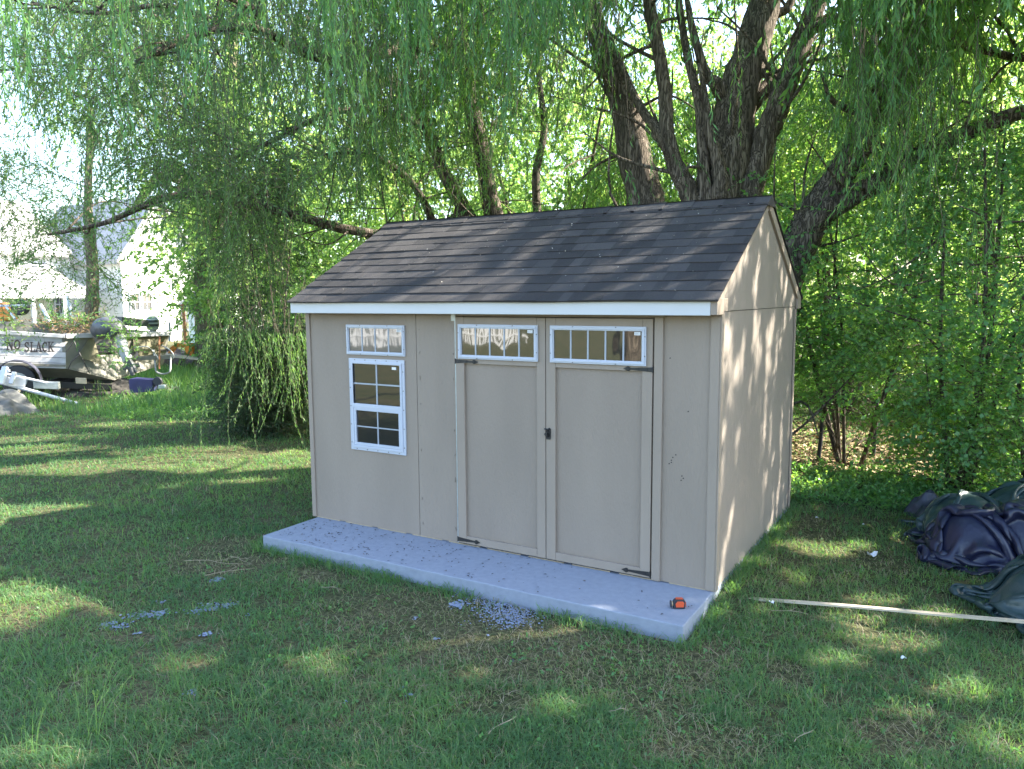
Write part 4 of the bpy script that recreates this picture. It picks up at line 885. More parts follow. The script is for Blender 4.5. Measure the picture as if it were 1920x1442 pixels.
# leaf litter: dead leaves lit behind the shrubs, bits on the slab
r = np.random.default_rng(31); n = 5000; u = r.uniform(1470, 1760, n); v = r.uniform(790, 905, n); x = []; y = []
pts = np.array([G(a_, b_) for a_, b_ in zip(u, v)]); x, y = pts[:, 0], pts[:, 1]
M['litter'] = ramp_mat('dry_leaf', [(0,(.12,.07,.04)),(.5,(.26,.17,.09)),(1,(.42,.32,.2))], .8)
def flakes(x, y, z, s, r, tl=.4, curl=.3):
    n = len(x); a_ = r.uniform(0, 6.28, n); e1 = np.stack([np.cos(a_), np.sin(a_), r.normal(size=n)*tl], 1)*s[:, None]; e2 = np.stack([-np.sin(a_), np.cos(a_), r.normal(size=n)*tl], 1)*s[:, None]*r.uniform(.3, .6, n)[:, None]
    c = np.stack([x, y, z], 1); up = np.array([0, 0, 1.0])*(s*curl)[:, None]
    return np.stack([c-e1, c+e2+up, c+e1, c-e2+up], 1).reshape(-1, 3), np.arange(4*n).reshape(-1, 4)
V, Q = flakes(x, y, gz(x, y)+.02, r.uniform(.02, .05, n), r); tag(link("dead_leaves", np_mesh("dead_leaves", V, Q, np.repeat(r.random(n), 4)), M['litter']), kind="stuff")
n = 900; x = r.uniform(-3.58, -.05, n); y = -.62+.6*r.random(n)**.8; k = r.random(n) < np.clip(.95-(x+3.6)*.30, .10, 1); x, y = x[k], y[k]; n = len(x)
V, Q = flakes(x, y, np.full(n, .003), r.uniform(.004, .015, n), r, .15, .2)
M['bits'] = ramp_mat('leaf_bits', [(0,(.05,.05,.06)),(.7,(.11,.11,.14)),(1,(.20,.14,.10))], .8)
tag(link("leaf_litter", np_mesh("leaf_litter", V, Q, np.repeat(r.random(n), 4)), M['bits']), kind="stuff")
# seeds and bits on the roof
n = 170; x = r.uniform(-3.6, -.1, n); yy = r.uniform(-.1, 1.1, n); z = HE+slope*(yy+.134)+.024; V, Q = flakes(x, yy, z, r.uniform(.003, .008, n), r, .5, .2)
M['seed'] = mat('pale_seed', (.45,.42,.36), .8)
link("seed_fluff", np_mesh("seed_fluff", V, Q, np.repeat(r.random(n), 4)), M['seed'], shed); bpy.data.objects["seed_fluff"]["kind"] = "stuff"
# spilled concrete crumbs
def crumbs(specs, seed):
    r = np.random.default_rng(seed); mb = MB()
    for (u, v, rx, ry, n, s) in specs:
        g = G(u, v)
        for _ in range(int(n*2.2)):
            a_, b_ = r.normal()*rx*.55, r.normal()*ry*1.1; x = g[0]+CR[0]*a_-CR[1]*b_; y = g[1]+CR[1]*a_+CR[0]*b_
            if not off_slab(np.array(x), np.array(y), .01): continue
            q = s*r.uniform(.2, 1.0)**1.3; c = np.array([x, y, float(gz(x, y))+.010+q*.2]); V = []
            for i in range(3):
                zz = (-.3, .10, .40)[i]; rr = (.8, 1.0, .45)[i]
                for j in range(6): t = j*1.047+r.normal()*.2; V.append(c+q*np.array([math.cos(t)*rr*r.uniform(.7, 1.2), math.sin(t)*rr*r.uniform(.7, 1.2), zz*r.uniform(.7, 1.2)]))
            F = [tuple(range(12, 18)), tuple(range(5, -1, -1))]+[(i*6+j, i*6+(j+1) % 6, i*6+6+(j+1) % 6, i*6+6+j) for i in range(2) for j in range(6)]
            mb.add(V, F)
    return mb
mb = crumbs([(950,1140,.20,.11,420,.0085),(960,1160,.12,.08,120,.010),(925,1122,.16,.05,160,.008),(868,1105,.07,.06,60,.011),(858,1133,.05,.03,40,.015),(765,1078,.16,.03,90,.010),(832,1096,.03,.03,18,.011),(1010,1150,.1,.04,16,.009),
             (205,1167,.07,.03,28,.011),(225,1172,.06,.02,20,.010),(275,1150,.13,.035,60,.011),(300,1148,.04,.03,25,.012),(375,1145,.06,.03,26,.011),(405,1137,.08,.04,40,.011),(435,1133,.04,.02,16,.01),(305,1125,.03,.02,10,.009),
             (406,1087,.04,.02,22,.012),(258,1190,.03,.01,10,.01),(388,1194,.035,.015,16,.011),(362,1313,.03,.02,14,.008),(463,1156,.02,.01,5,.009),(768,1316,.02,.01,6,.008),(752,1305,.02,.01,5,.008),(817,1199,.02,.01,7,.010),(780,1160,.015,.01,5,.010),(963,1240,.01,.01,2,.008),(650,1328,.01,.01,2,.008)], 3)
tag(mb.build("spilled_concrete", M['crumb']), kind="stuff")
# twigs in front of the slab
def twig(u, v, L, ang, lab, bends=.3, rad=.0026, col='straw'):
    g = G(u, v); d = np.array([math.cos(ang), math.sin(ang), 0]); s = np.array([-d[1], d[0], 0]); z0 = float(gz(g[0], g[1]))+.03
    c = np.array([g[0], g[1], z0]); pts = smooth_path([c-d*L/2, c-d*L*.2+s*L*bends*.3, c+d*L*.15-s*L*bends*.2+np.array([0,0,.02]), c+d*L/2+s*L*bends*.25], 4)
    mb = MB(); mb.tube(pts, list(np.linspace(rad, rad*.4, len(pts))), 6); mb.tube([pts[6], pts[6]+s*L*.15+d*L*.12, pts[6]+s*L*.2+d*L*.25+np.array([0,0,.015])], [rad*.6, rad*.5, rad*.2], 5)
    tag(mb.build("fallen_twig", M[col]), lab, "twig", "fallen twigs on the lawn")
M['straw'] = mat('dry_twig', (.33,.27,.18), .8, noise=.2, nscale=30)
for a_ in [(405,1060,.55,.3,"pale dry twigs in the tangle left of the slab"),(430,1078,.35,.9,"bent dry twig standing by the crumb left of the slab"),(450,1055,.3,-.2,"short dry twig beside the tangle left of the slab"),(945,1380,.20,1.3,"thin forked twig near the bottom centre"),(1510,1390,.16,1.1,"pale stick lying near the bottom right"),(1480,1160,.22,.2,"short stick below the long wood lath"),
           (620,1110,.16,.1,"short straw lying between slab and crumbs"),(1160,1345,.1,.5,"small straw below the right end of the slab")]:
    twig(*a_)
# ------------------------------------------------------------------ small objects
M['orange'] = mat('orange_plastic', (.62,.09,.03), .4); M['rubber'] = mat('black_rubber', (.025,.027,.035), .55)
M['tan_p'] = mat('tan_plastic', (.5,.36,.2), .5)
g = G(1272, 1140, 0.0); tm = empty("tape_measure", (g[0], g[1], .001), .55); tag(tm, "small orange and black tape measure lying on the slab's right end", "tape measure")
def loc_part(mb, name, m, parent, **k): 
    o = mb.build(name, m, None, **k); o.parent = parent; return o
mb = MB(); mb.prism([(-.034,0),(.036,0),(.040,.006),(.040,.048),(.032,.058),(-.016,.060),(-.030,.050),(-.036,.034)], 1, -.020, .020); loc_part(mb, "case", M['rubber'], tm, bevel=.005)
mb = MB()
for s in (-1, 1): mb.prism([(-.020,.012),(.028,.012),(.032,.040),(.022,.050),(-.012,.050),(-.024,.034)], 1, *sorted((s*.0205, s*.0245)))
loc_part(mb, "side_cover", M['orange'], tm, bevel=.002)
loc_part(MB().prism([(-.020,.0605),(.028,.0590),(.026,.0640),(-.014,.0645)], 1, -.014, .014), "top_grip", M['orange'], tm, bevel=.002)
loc_part(MB().prism([(.0405,.010),(.0445,.012),(.0445,.042),(.0405,.046)], 1, -.016, .016), "back_cover", M['orange'], tm, bevel=.001)
mb = MB(); mb.tube([(-.052, 0, .028), (-.046, 0, .028)], .022, 16); mb.tube([(-.045, 0, .028), (-.030, 0, .028)], .011, 12); loc_part(mb, "thumb_wheel", M['rubber'], tm)
loc_part(MB().tube([(-.046, .0, .028), (-.038, 0, .028)], .016, 14), "tan_ring", M['tan_p'], tm)
# long lath
a_ = G(1402, 1122, GZ+.03); b_ = G(1838, 1160)+np.array([0,0,.09]); b2 = G(2060, 1177, .03)
M['lath'] = mat('pale_lath', (.50,.42,.31), .75, noise=.15, nscale=14, stretch=(.5,.5,.5), bump=.2)
mb = MB(); L = smooth_path([a_, a_+(b2-a_)*.33+np.array([0,0,.006]), a_+(b2-a_)*.66, b2], 4)
d = (b2-a_); d[2] = 0; d /= np.linalg.norm(d); s_ = np.array([-d[1], d[0], 0])
V = [];
for q in L: V += [q-s_*.018-np.array([0,0,.006]), q+s_*.018-np.array([0,0,.006]), q+s_*.018+np.array([0,0,.006]), q-s_*.018+np.array([0,0,.006])]
F = [(i*4+j, i*4+(j+1) % 4, i*4+4+(j+1) % 4, i*4+4+j) for i in range(len(L)-1) for j in range(4)]+[(3,2,1,0), tuple(len(V)-4+j for j in range(4))]
mb.add(V, F); tag(mb.build("wood_lath", M['lath']), "long pale wooden lath lying on the grass toward the tarps", "lath")
# paper scraps
M['paper'] = mat('white_scrap', (.74,.76,.80), .7)
for (u, v, sz, lab) in [(1635,1050,.055,"folded white scrap on the grass between shed and tarps"),(1446,1144,.022,"small white scrap just below the left end of the lath"),(1694,1240,.022,"upright white chip in the sunlit grass below the lath"),(1531,990,.020,"tiny white scrap nearest the shed's right wall"),(1618,997,.014,"tiny white scrap in the bare patch right of the shed"),(353,961+55,.012,"tiny pale scrap in the shaded lawn left of the slab")]:
    g = G(u, v); r_ = random.Random(u); z = float(gz(g[0], g[1]))+.035; mb = MB(); V = []
    for i in range(4):
        for j in range(4): V.append((g[0]+(i/3-.5)*sz*1.3+r_.uniform(-.1,.1)*sz, g[1]+(j/3-.5)*sz*.8+r_.uniform(-.1,.1)*sz, z+sz*.35*math.sin(i*1.5+j+u)+r_.uniform(0,.15)*sz))
    T_ = [(a, b, c+.0012) for a, b, c in V]
    F = [(i*4+j, i*4+4+j, i*4+5+j, i*4+j+1) for i in range(3) for j in range(3)]; F += [tuple(16+q for q in f[::-1]) for f in F]
    rim = [0,1,2,3,7,11,15,14,13,12,8,4]; F += [(rim[i], rim[(i+1) % 12], 16+rim[(i+1) % 12], 16+rim[i]) for i in range(12)]
    tag(mb.add(V+T_, F).build("paper_scrap", M['paper']), lab, "paper scrap", "white scraps on the lawn")
# tarps
M['tarp_navy'] = mat('navy_tarp', (.015,.018,.044), .30, noise=.15, nscale=7, bump=.5, bscale=24, spec=.5)
M['tarp_green'] = mat('green_tarp', (.024,.048,.052), .36, noise=.15, nscale=7, bump=.5, bscale=24, spec=.5)
M['tarp_black'] = mat('dark_tarp', (.03,.035,.055), .4, bump=.4, bscale=12)
def heap(name, c, rx, ry, h, rot, seed, m, label, amp=.16, res=260, rings=110, top=.55, sc=2.1):
    V = []; F = []; ca, sa = math.cos(rot), math.sin(rot)
    def ridge(a, b, s): return 1-abs(2*float(vnoise(a, b, s))-1)*2
    TH, RH = np.meshgrid(np.linspace(0, 2*math.pi, res, endpoint=False), np.linspace(0, 1, rings), indexing='ij')
    cx_, sx_ = np.cos(TH), np.sin(TH); rho = RH
    prof = np.where(rho < top, 1-.30*(rho/top)**2, .70*(1-((rho-top)/(1-top))**1.8))
    lx = cx_*rho; ly = sx_*rho
    wx = lx+.55*(fbm(lx*1.6, ly*1.6, seed, 3)-.5); wy = ly+.55*(fbm(lx*1.6+5, ly*1.6, seed+1, 3)-.5)
    def rg_(x, y, s): return 1-np.abs(2*vnoise(x, y, s)-1)
    def pl(x, y, s):
        # flat facets meeting in sharp creases, like stiff plastic sheet
        x = x+s*17.13; y = y+s*9.7; xi = np.floor(x).astype(int); yi = np.floor(y).astype(int); fx = x-xi; fy = y-yi
        A = _tab[xi & 255, yi & 255]; B = _tab[(xi+1) & 255, yi & 255]; C_ = _tab[xi & 255, (yi+1) & 255]; D_ = _tab[(xi+1) & 255, (yi+1) & 255]
        return np.where(fx > fy, A+(B-A)*fx+(D_-B)*fy, A+(C_-A)*fy+(D_-C_)*fx)
    dq = (wx*.8+wy*.6); dp = (-wx*.6+wy*.8)
    q1 = pl(dq*sc*.8+3, dp*sc*1.5, seed+2); q2 = pl(wx*sc*1.1, wy*sc*2.3+4, seed+5); q3 = pl(dp*sc*4.2, dq*sc*1.9, seed+8); q4 = pl(wx*sc*6, wy*sc*5, seed+9)
    rad = 1+.34*(pl(cx_*1.8+9, sx_*1.8, seed+3)-.5)*2*np.clip(rho*1.5, 0, 1)
    f2 = np.abs(2*q2-1); f3 = q3
    z = h*prof*(.70+.75*(fbm(lx*1.5+7, ly*1.5, seed+6, 2)-.3))+amp*1.5*(q1-.5)*(.3+.7*prof)+amp*1.0*(q2-.5)*(.3+.7*prof)+amp*.55*(q3-.5)+amp*.22*(q4-.5)
    z = np.where(rho > .985, -.02, np.maximum(z, .004+.03*q2+.02*q3))
    X_ = lx*rx*rad*(1+.22*(q2-.5)+.12*(q3-.5)); Y_ = ly*ry*rad*(1+.22*(q1-.5)+.08*(q4-.5))
    Vx = np.stack([c[0]+X_*ca-Y_*sa, c[1]+X_*sa+Y_*ca, GZ+z], -1).reshape(-1, 3)
    a = np.arange(res)[:, None]*rings+np.arange(rings-1)[None]; b = ((np.arange(res)+1) % res)[:, None]*rings+np.arange(rings-1)[None]
    o = link(name, np_mesh(name, Vx, np.stack([a, a+1, b+1, b], -1).reshape(-1, 4)), m, smooth=True); tag(o, label, "tarp", "crumpled tarps at the right edge")
    return o
def cloth(name, c, w, l, squeeze, rot, lumps, seed, m, label, n=92, steps=130, flap=None):
    """a plastic sheet squeezed together over hidden lumps until it buckles into folds (position based cloth)"""
    r = np.random.default_rng(seed); S, T = np.meshgrid(np.linspace(-1, 1, n), np.linspace(-1, 1, n), indexing='ij')
    dx = w*2/(n-1); dy = l*2/(n-1); sx_, sy_ = squeeze
    def top(x, y):
        h = np.zeros_like(x)-.0
        for (lx, ly, lr, lh) in lumps: q = ((x-lx)**2+(y-ly)**2)/(lr*lr); h = np.maximum(h, lh*np.sqrt(np.clip(1-q, 0, 1)))
        return h
    X = S*w*sx_+(fbm(S*2.2+seed, T*2.2, 5, 3)-.5)*w*.55; Y = T*l*sy_+(fbm(S*2.2, T*2.2+seed, 8, 3)-.5)*l*.55
    Z = top(X, Y)+.03+.10*fbm(S*3+3, T*3+seed, 2, 3)+.04*fbm(S*11, T*11, 6, 2)
    p = np.stack([X, Y, Z], -1); v = np.zeros_like(p); p0 = p.copy()
    cons = [((slice(None, -1), slice(None)), (slice(1, None), slice(None)), dx, .5), ((slice(None), slice(None, -1)), (slice(None), slice(1, None)), dy, .5),
            ((slice(None, -1), slice(None, -1)), (slice(1, None), slice(1, None)), math.hypot(dx, dy), .35), ((slice(1, None), slice(None, -1)), (slice(None, -1), slice(1, None)), math.hypot(dx, dy), .35),
            ((slice(None, -3), slice(None)), (slice(3, None), slice(None)), dx*3, .10), ((slice(None), slice(None, -3)), (slice(None), slice(3, None)), dy*3, .10)]
    for st in range(steps):
        v[..., 2] -= .0011; v *= .93; q = p+v
        for _ in range(9):
            for A, B, L, k in cons:
                d = q[B]-q[A]; ln = np.sqrt((d*d).sum(-1))[..., None]+1e-9; cc = d*(k*.9*(ln-L)/ln*.5); q[A] += cc; q[B] -= cc
            g_ = top(q[..., 0], q[..., 1])+.004; q[..., 2] = np.maximum(q[..., 2], g_)
        v = q-p; sp = np.sqrt((v*v).sum(-1))[..., None]; v = v*np.minimum(1, .02/(sp+1e-9)); on = q[..., 2] < g_+.006; v[on] *= .4; p = q.copy()
        p[..., :2] += (p0[..., :2]-p[..., :2])*.012
    ca, sa = math.cos(rot), math.sin(rot); V = np.stack([c[0]+p[..., 0]*ca-p[..., 1]*sa, c[1]+p[..., 0]*sa+p[..., 1]*ca, p[..., 2]+GZ+.02], -1).reshape(-1, 3)
    a = (np.arange(n-1)[:, None]*n+np.arange(n-1)[None]).ravel(); o = link(name, np_mesh(name, V, np.stack([a, a+n, a+n+1, a+1], -1)), m, smooth=True)
    sd = o.modifiers.new("subdivision", 'SUBSURF'); sd.levels = sd.render_levels = 1; so_ = o.modifiers.new("solidify", 'SOLIDIFY'); so_.thickness = .003
    return tag(o, label, "tarp", "crumpled tarps at the right edge")
q = P(1880, 900, 6.45); cloth("crumpled_tarp", (q[0], q[1]), 1.15, .85, (.50, .50), .35, [(-.25,0,.30,.36),(.2,.05,.36,.44),(.5,-.1,.3,.34)], 5, M['tarp_green'], "dark green tarp heap at the back, behind the navy tarp")
q = P(1885, 1000, 5.95); cloth("crumpled_tarp", (q[0], q[1]), 1.15, 1.0, (.47, .42), .15, [(-.2,.02,.30,.36),(.15,.1,.32,.46),(.42,-.05,.3,.36)], 11, M['tarp_navy'], "shiny navy blue tarp heaped in tall folds")
q = P(1985, 1000, 4.88); cloth("crumpled_tarp", (q[0], q[1]), .80, .95, (.40, .46), .6, [(-.06,.0,.26,.30),(.12,.18,.28,.32)], 17, M['tarp_green'], "grey-green tarp bundle in front, under the end of the lath")
q = P(1960, 900, 7.0); heap("crumpled_tarp", (q[0], q[1]), .35, .3, .42, .2, 23, M['tarp_navy'], "small navy tarp lump at the right edge behind the green heap", amp=.08, res=60, rings=24)
q = P(1752, 900, 7.2); heap("crumpled_tarp", (q[0], q[1]), .22, .2, .22, .2, 25, M['tarp_black'], "little dark lump of tarp behind the heap's left end", amp=.05, res=50, rings=20)
# dark posts behind the shrubs
M['post'] = mat('dark_post', (.02,.02,.025), .6)
for (u, vt, vb, t, lab) in [(1537,780,872,9.6,"thin dark stake nearer the shed, standing in the sunlit gap"), (1640,745,870,9.9,"taller dark stake in the sunlit gap under the shrubs")]:
    b0 = P(u-4, vb, t); b1 = P(u+5, vt, t); b0[2] = GZ-.05; mb = MB(); mb.tube([b0, (b0+b1)/2+np.array([.008,0,0]), b1], [.026,.024,.022], 8, rough=.15)
    for f in (.3, .55, .8): mb.tube([b0+(b1-b0)*f-np.array([.03,0,0]), b0+(b1-b0)*f+np.array([.03,0,0])], .007, 6)
    tag(mb.build("fence_stake", M['post']), lab, "stake", "dark stakes under the shrubs")

# ------------------------------------------------------------------ white house far left
M['siding'] = mat('white_siding', (.78,.78,.76), .6); 
def lapsiding(m, per):
    nt = m.node_tree; b = nt.nodes["Principled BSDF"]; tc = nt.nodes.new("ShaderNodeTexCoord"); sx = nt.nodes.new("ShaderNodeSeparateXYZ"); mu = nt.nodes.new("ShaderNodeMath"); mu.operation = 'MULTIPLY'; mu.inputs[1].default_value = 1/per
    fr = nt.nodes.new("ShaderNodeMath"); fr.operation = 'FRACT'; nt.links.new(tc.outputs["Object"], sx.inputs[0]); nt.links.new(sx.outputs[2], mu.inputs[0]); nt.links.new(mu.outputs[0], fr.inputs[0])
    bp = nt.nodes.new("ShaderNodeBump"); bp.inputs["Distance"].default_value = .02; bp.inputs["Strength"].default_value = .8; nt.links.new(fr.outputs[0], bp.inputs["Height"]); nt.links.new(bp.outputs[0], b.inputs["Normal"])
lapsiding(M['siding'], .14)
M['roof_grey'] = mat('grey_roof', (.38,.37,.36), .9, noise=.2, nscale=6)
M['far_glass'] = mat('far_window_glass', (.07,.08,.09), .08, ior=1.9)
M['curtain'] = mat('blue_curtain', (.35,.5,.58), .7)
def PXp(u, v, x0):
    d = CF+CR*(u-960)/FPX+CU*(721-v)/FPX; return CAM+d*(x0-CAM[0])/d[0]
X0 = -33.0; ho = empty("white_house", (X0-4, PXp(260, 600, X0)[1], GZ)); tag(ho, "white two-storey house with steep front gable behind the old boat", "house")
yA, yB, yC, yP = (PXp(u, 560, X0)[1] for u in (230, 337, 368, 300))
zE, zT, zM = PXp(300, 480, X0)[2], PXp(300, 376, X0)[2], PXp(300, 545, X0)[2]
yP = (yA+yC)/2
MB().box((X0-8, yA, GZ-.3), (X0, yB, zM)).build("wall", M['siding'], ho)
mb = MB(); mb.prism([(yA, zM+.001), (yC, zM+.001), (yC, zE), (yP, zT-.12), (yA, zE)], 0, X0-8, X0+.002); mb.build("gable_wall", M['siding'], ho)
mb = MB(); sl_ = (zT-zE)/(yP-yA); mb.prism([(yA-.35, zE-.35*sl_), (yP, zT), (yC+.35, zE-.35*sl_), (yC+.35, zE-.35*sl_+.2), (yP, zT+.22), (yA-.35, zE-.35*sl_+.2)], 0, X0-8.2, X0+.3); mb.build("gable_roof", M['roof_grey'], ho)
MB().box((X0-.25, yC-.25, GZ), (X0-.02, yC-.02, zM)).build("porch_post", M['white'], ho)
def house_window(y0, y1, z0, z1, x, gl='far_glass', split=1):
    mb = MB(); fw = .07; mb.box((x+.002, y0, z0), (x+.05, y1, z0+fw)); mb.box((x+.002, y0, z1-fw), (x+.05, y1, z1)); mb.box((x+.002, y0, z0+fw), (x+.05, y0+fw, z1-fw)); mb.box((x+.002, y1-fw, z0+fw), (x+.05, y1, z1-fw))
    mb.box((x+.015, y0+fw, (z0+z1)/2-.03), (x+.045, y1-fw, (z0+z1)/2+.03)); mb.box((x+.015, (y0+y1)/2-.015, z0+fw), (x+.03, (y0+y1)/2+.015, (z0+z1)/2-.031)); mb.box((x+.015, (y0+y1)/2-.015, (z0+z1)/2+.031), (x+.03, (y0+y1)/2+.015, z1-fw))
    o = mb.build("window", M['vinyl'], ho); MB().box((x+.004, y0+fw, z0+fw), (x+.012, y1-fw, z1-fw)).build("pane", M[gl], o)
w0 = [PXp(u, 560, X0)[1] for u in (242, 262, 264, 285)]; za, zb = PXp(262, 584, X0)[2], PXp(262, 549, X0)[2]
house_window(w0[0], w0[1], za, zb, X0); house_window(w0[2], w0[3], za, zb, X0)
w0 = [PXp(u, 560, X0)[1] for u in (290, 306)]; house_window(w0[0], w0[1], PXp(300, 440, X0)[2], PXp(300, 415, X0)[2], X0)
# left block with porch
XL = -36.5; yL0, yL1 = PXp(-160, 560, XL)[1], PXp(232, 560, XL)[1]; zL = PXp(100, 478, XL)[2]; zR = PXp(100, 392, XL-4)[2]
MB().box((XL-8, yL0, GZ-.3), (XL, yL1, zL)).build("side_block", M['siding'], ho)
mb = MB(); mb.prism([(XL+.4, zL-.1), (XL-4, zR), (XL-8.4, zL-.1), (XL-8.4, zL+.08), (XL-4, zR+.2), (XL+.4, zL+.08)], 1, yL0-.3, yA-.36); mb.build("main_roof", M['roof_grey'], ho)
p0, p1 = PXp(5, 560, X0)[1], PXp(183, 560, X0)[1]; zq0, zq1 = PXp(100, 545, X0)[2], PXp(100, 503, XL)[2]
mb = MB(); mb.prism([(X0-.2, zq0), (XL+.01, zq1), (XL+.01, zq0)], 1, p0, p1); mb.build("porch_roof", M['roof_grey'], ho)
mb = MB(); mb.box((X0-.25, p0, zq0-.32), (X0-.15, p1, zq0-.002)); mb.build("porch_fascia", M['white'], ho)
for f in (0, .33, .66, 1): MB().box((X0-.35, p0+(p1-p0)*f-.07, GZ), (X0-.21, p0+(p1-p0)*f+.07, zq0-.33)).build("porch_post", M['white'], ho)
for (u0, u1) in ((28, 52), (100, 120), (150, 166)):
    house_window(PXp(u0, 560, XL)[1], PXp(u1, 560, XL)[1], PXp(u0, 590, XL)[2], PXp(u0, 552, XL)[2], XL, 'curtain' if u0 == 150 else 'far_glass')
for (u0, u1) in ((60, 90), (150, 175)):
    house_window(PXp(u0, 560, XL)[1], PXp(u1, 560, XL)[1], PXp(u0, 528, XL)[2]+.6, PXp(u0, 490, XL)[2], XL)
# small white garden building behind the ivy trunk; far garage and road seen through the gap
q0, q1 = P(383, 630, 30), P(440, 630, 27); X1 = q0[0]
ga = empty("white_outbuilding", (X1-1.5, q0[1]+1.5, GZ)); tag(ga, "small white outbuilding with a pitched roof peeking past the ivy trunk", "outbuilding")
z1 = P(385, 568, 30)[2]; MB().prism([(q0[1], GZ-.2), (q0[1]+3, GZ-.2), (q0[1]+3, z1), (q0[1]+1.5, z1+1.0), (q0[1], z1)], 0, X1-.9, X1).build("wall", M['siding'], ga)
MB().prism([(q0[1]-.25, z1-.15), (q0[1]+1.5, z1+1.03), (q0[1]+3.25, z1-.15), (q0[1]+3.25, z1-.02), (q0[1]+1.5, z1+1.18), (q0[1]-.25, z1-.02)], 0, X1-1.1, X1+.25).build("roof", M['roof_grey'], ga)
q0 = P(352, 560, 70); fgr = empty("far_garage", (q0[0]-2, q0[1], GZ)); tag(fgr, "distant pale garage seen between the house and ivy trunk", "garage")
MB().box((q0[0]-5, q0[1]-2.5, GZ-.2), (q0[0], q0[1]+2.5, 2.0)).build("wall", mat('pale_blue_paint', (.5,.55,.62), .6), fgr); MB().prism([(q0[0]+.3, 2.001), (q0[0]-2.5, 3.4), (q0[0]-5.3, 2.001)], 1, q0[1]-2.7, q0[1]+2.7).build("roof", M['roof_grey'], fgr)
MB().box((q0[0]+.003, q0[1]-1.2, GZ), (q0[0]+.06, q0[1]+1.3, 1.5)).build("door", mat('dark_garage_door', (.08,.08,.09), .5), fgr)
rd = P(350, 600, 52); n_ = np.array([.91, -.42]); t_ = np.array([.42, .91]); c_ = rd[:2]
V = [(*(c_+n_*a+t_*b), GZ+.03) for a, b in ((-2.2,-60),(2.2,-60),(2.2,60),(-2.2,60))]
road = link("road", np_mesh("road", V, [[0,1,2,3]]), mat('asphalt', (.10,.10,.10), .9, noise=.1, nscale=3)); tag(road, kind="structure")

# ------------------------------------------------------------------ clothes line frame, debris, orange box
M['rust'] = mat('rusty_pipe', (.25,.11,.05), .8, noise=.35, nscale=12)
cf = empty("clothes_line_frame", (*P(356, 630, 30)[:2], GZ)); tag(cf, "rusty pipe clothes line frame standing right of the house corner", "clothes line frame")
for (ut, vt, ub, vb) in ((343,571,348,632),(365,560,370,626)):
    a_, b_ = P(ut, vt, 28), P(ub, vb, 28); b_[2] = GZ; MB().tube([b_, (a_+b_)/2, a_], .055, 8).build("post", M['rust'], cf)
MB().tube([P(318,574,28), P(343,572,28), P(367,569,28)], .03, 6).build("crossbar", M['rust'], cf)
dp = empty("mulch_pile", (*P(345, 660, 24)[:2], GZ))
M['mulch'] = mat('mulch', (.06,.05,.045), .95, noise=.4, nscale=14, bump=.8, bscale=20)
bpy.data.objects.remove(dp)
o = heap("mulch_pile", P(365, 660, 24)[:2], 2.2, 1.2, .55, .5, 61, M['mulch'], "low dark pile of mulch and branches beyond the boat", amp=.12, res=60, rings=24); o["category"] = "debris pile"; del o["group"]
M['orange2'] = mat('yellow_orange_plastic', (.75,.26,.04), .5)  # one even orange for the arch, bin and tractor
ob = empty("toy_slide", (*P(350, 660, 22)[:2], GZ)); tag(ob, "orange plastic arch and bin on the grass beyond the boat", "plastic bin")
arc = smooth_path([P(318,668,22.4), P(326,652,22.4), P(340,646,22.4), P(354,648,22.2)], 5); mb = MB()
for i in range(len(arc)-1): mb.bar(arc[i], arc[i+1]+(arc[i+1]-arc[i])*.1, .35, .10, up=(0,0,1))
mb.build("arch", M['orange2'], ob)
c_ = P(364, 655, 22); mb = MB(); r1 = .13; r2 = .19
V = [(c_[0]+a*r, c_[1]+b*r*1.2, c_[2]+z) for r, z in ((r1,-.17),(r2,.17),(r2-.03,.17),(r1-.03,-.12)) for a, b in ((-1,-1),(1,-1),(1,1),(-1,1))]
F = [(3,2,1,0)]+[(i*4+j, i*4+(j+1) % 4, i*4+4+(j+1) % 4, i*4+4+j) for i in range(3) for j in range(4)]+[(12,13,14,15)]
mb.add(V, F).build("bin", M['orange2'], ob, bevel=.02)
bd = P(345, 672, 21.5); tag(MB().bar(P(300,664,22), P(378,673,21.5), .25, .06).build("wood_board", M['lath']), "sunlit board lying on grass under the orange plastic bin", "board")
wc = P(292, 660, 23); 
# ------------------------------------------------------------------ old boat on its trailer
bo = empty("old_boat", (*P(60, 712, 16.6)[:2], GZ)); tag(bo, "old white plank-sided boat with black lettering and a rusty transom", "boat")
M['plank'] = mat('grey_white_plank', (.47,.46,.47), .6, noise=.16, nscale=5, bump=.3, bscale=18, tintamt=.14)
M['tan_hull'] = mat('dirty_tan_hull', (.20,.19,.16), .7, noise=.18, nscale=4, bump=.2)
M['olive'] = mat('olive_hull', (.15,.135,.08), .75, noise=.25, nscale=5, bump=.3)
M['letter'] = mat('faded_black_letters', (.045,.038,.040), .7)
M['motor'] = mat('weathered_motor', (.075,.08,.09), .5, noise=.4, nscale=10); M['motor_l'] = mat('grey_motor_leg', (.42,.42,.42), .5, noise=.3, nscale=10)
g0, g1, g3 = P(-300, 606, 14.9), P(122, 632, 16.4), P(318, 627, 18.4)
c0, c1, k1, c3 = P(-300, 680, 14.9), P(124, 691, 16.4), P(214, 713, 17.1), P(306, 684, 18.4)
ax = g0-g1; e1 = (g1-g0)/np.linalg.norm(g1-g0); nrm = np.cross(e1, (0, 0, 1)); nrm /= np.linalg.norm(nrm)
if nrm@(CAM-g1) < 0: nrm = -nrm
def lerp(a, b, f): return a+(b-a)*f
fr = [0, .17, .31, .48, .66, .83, 1.0]
side = MB()
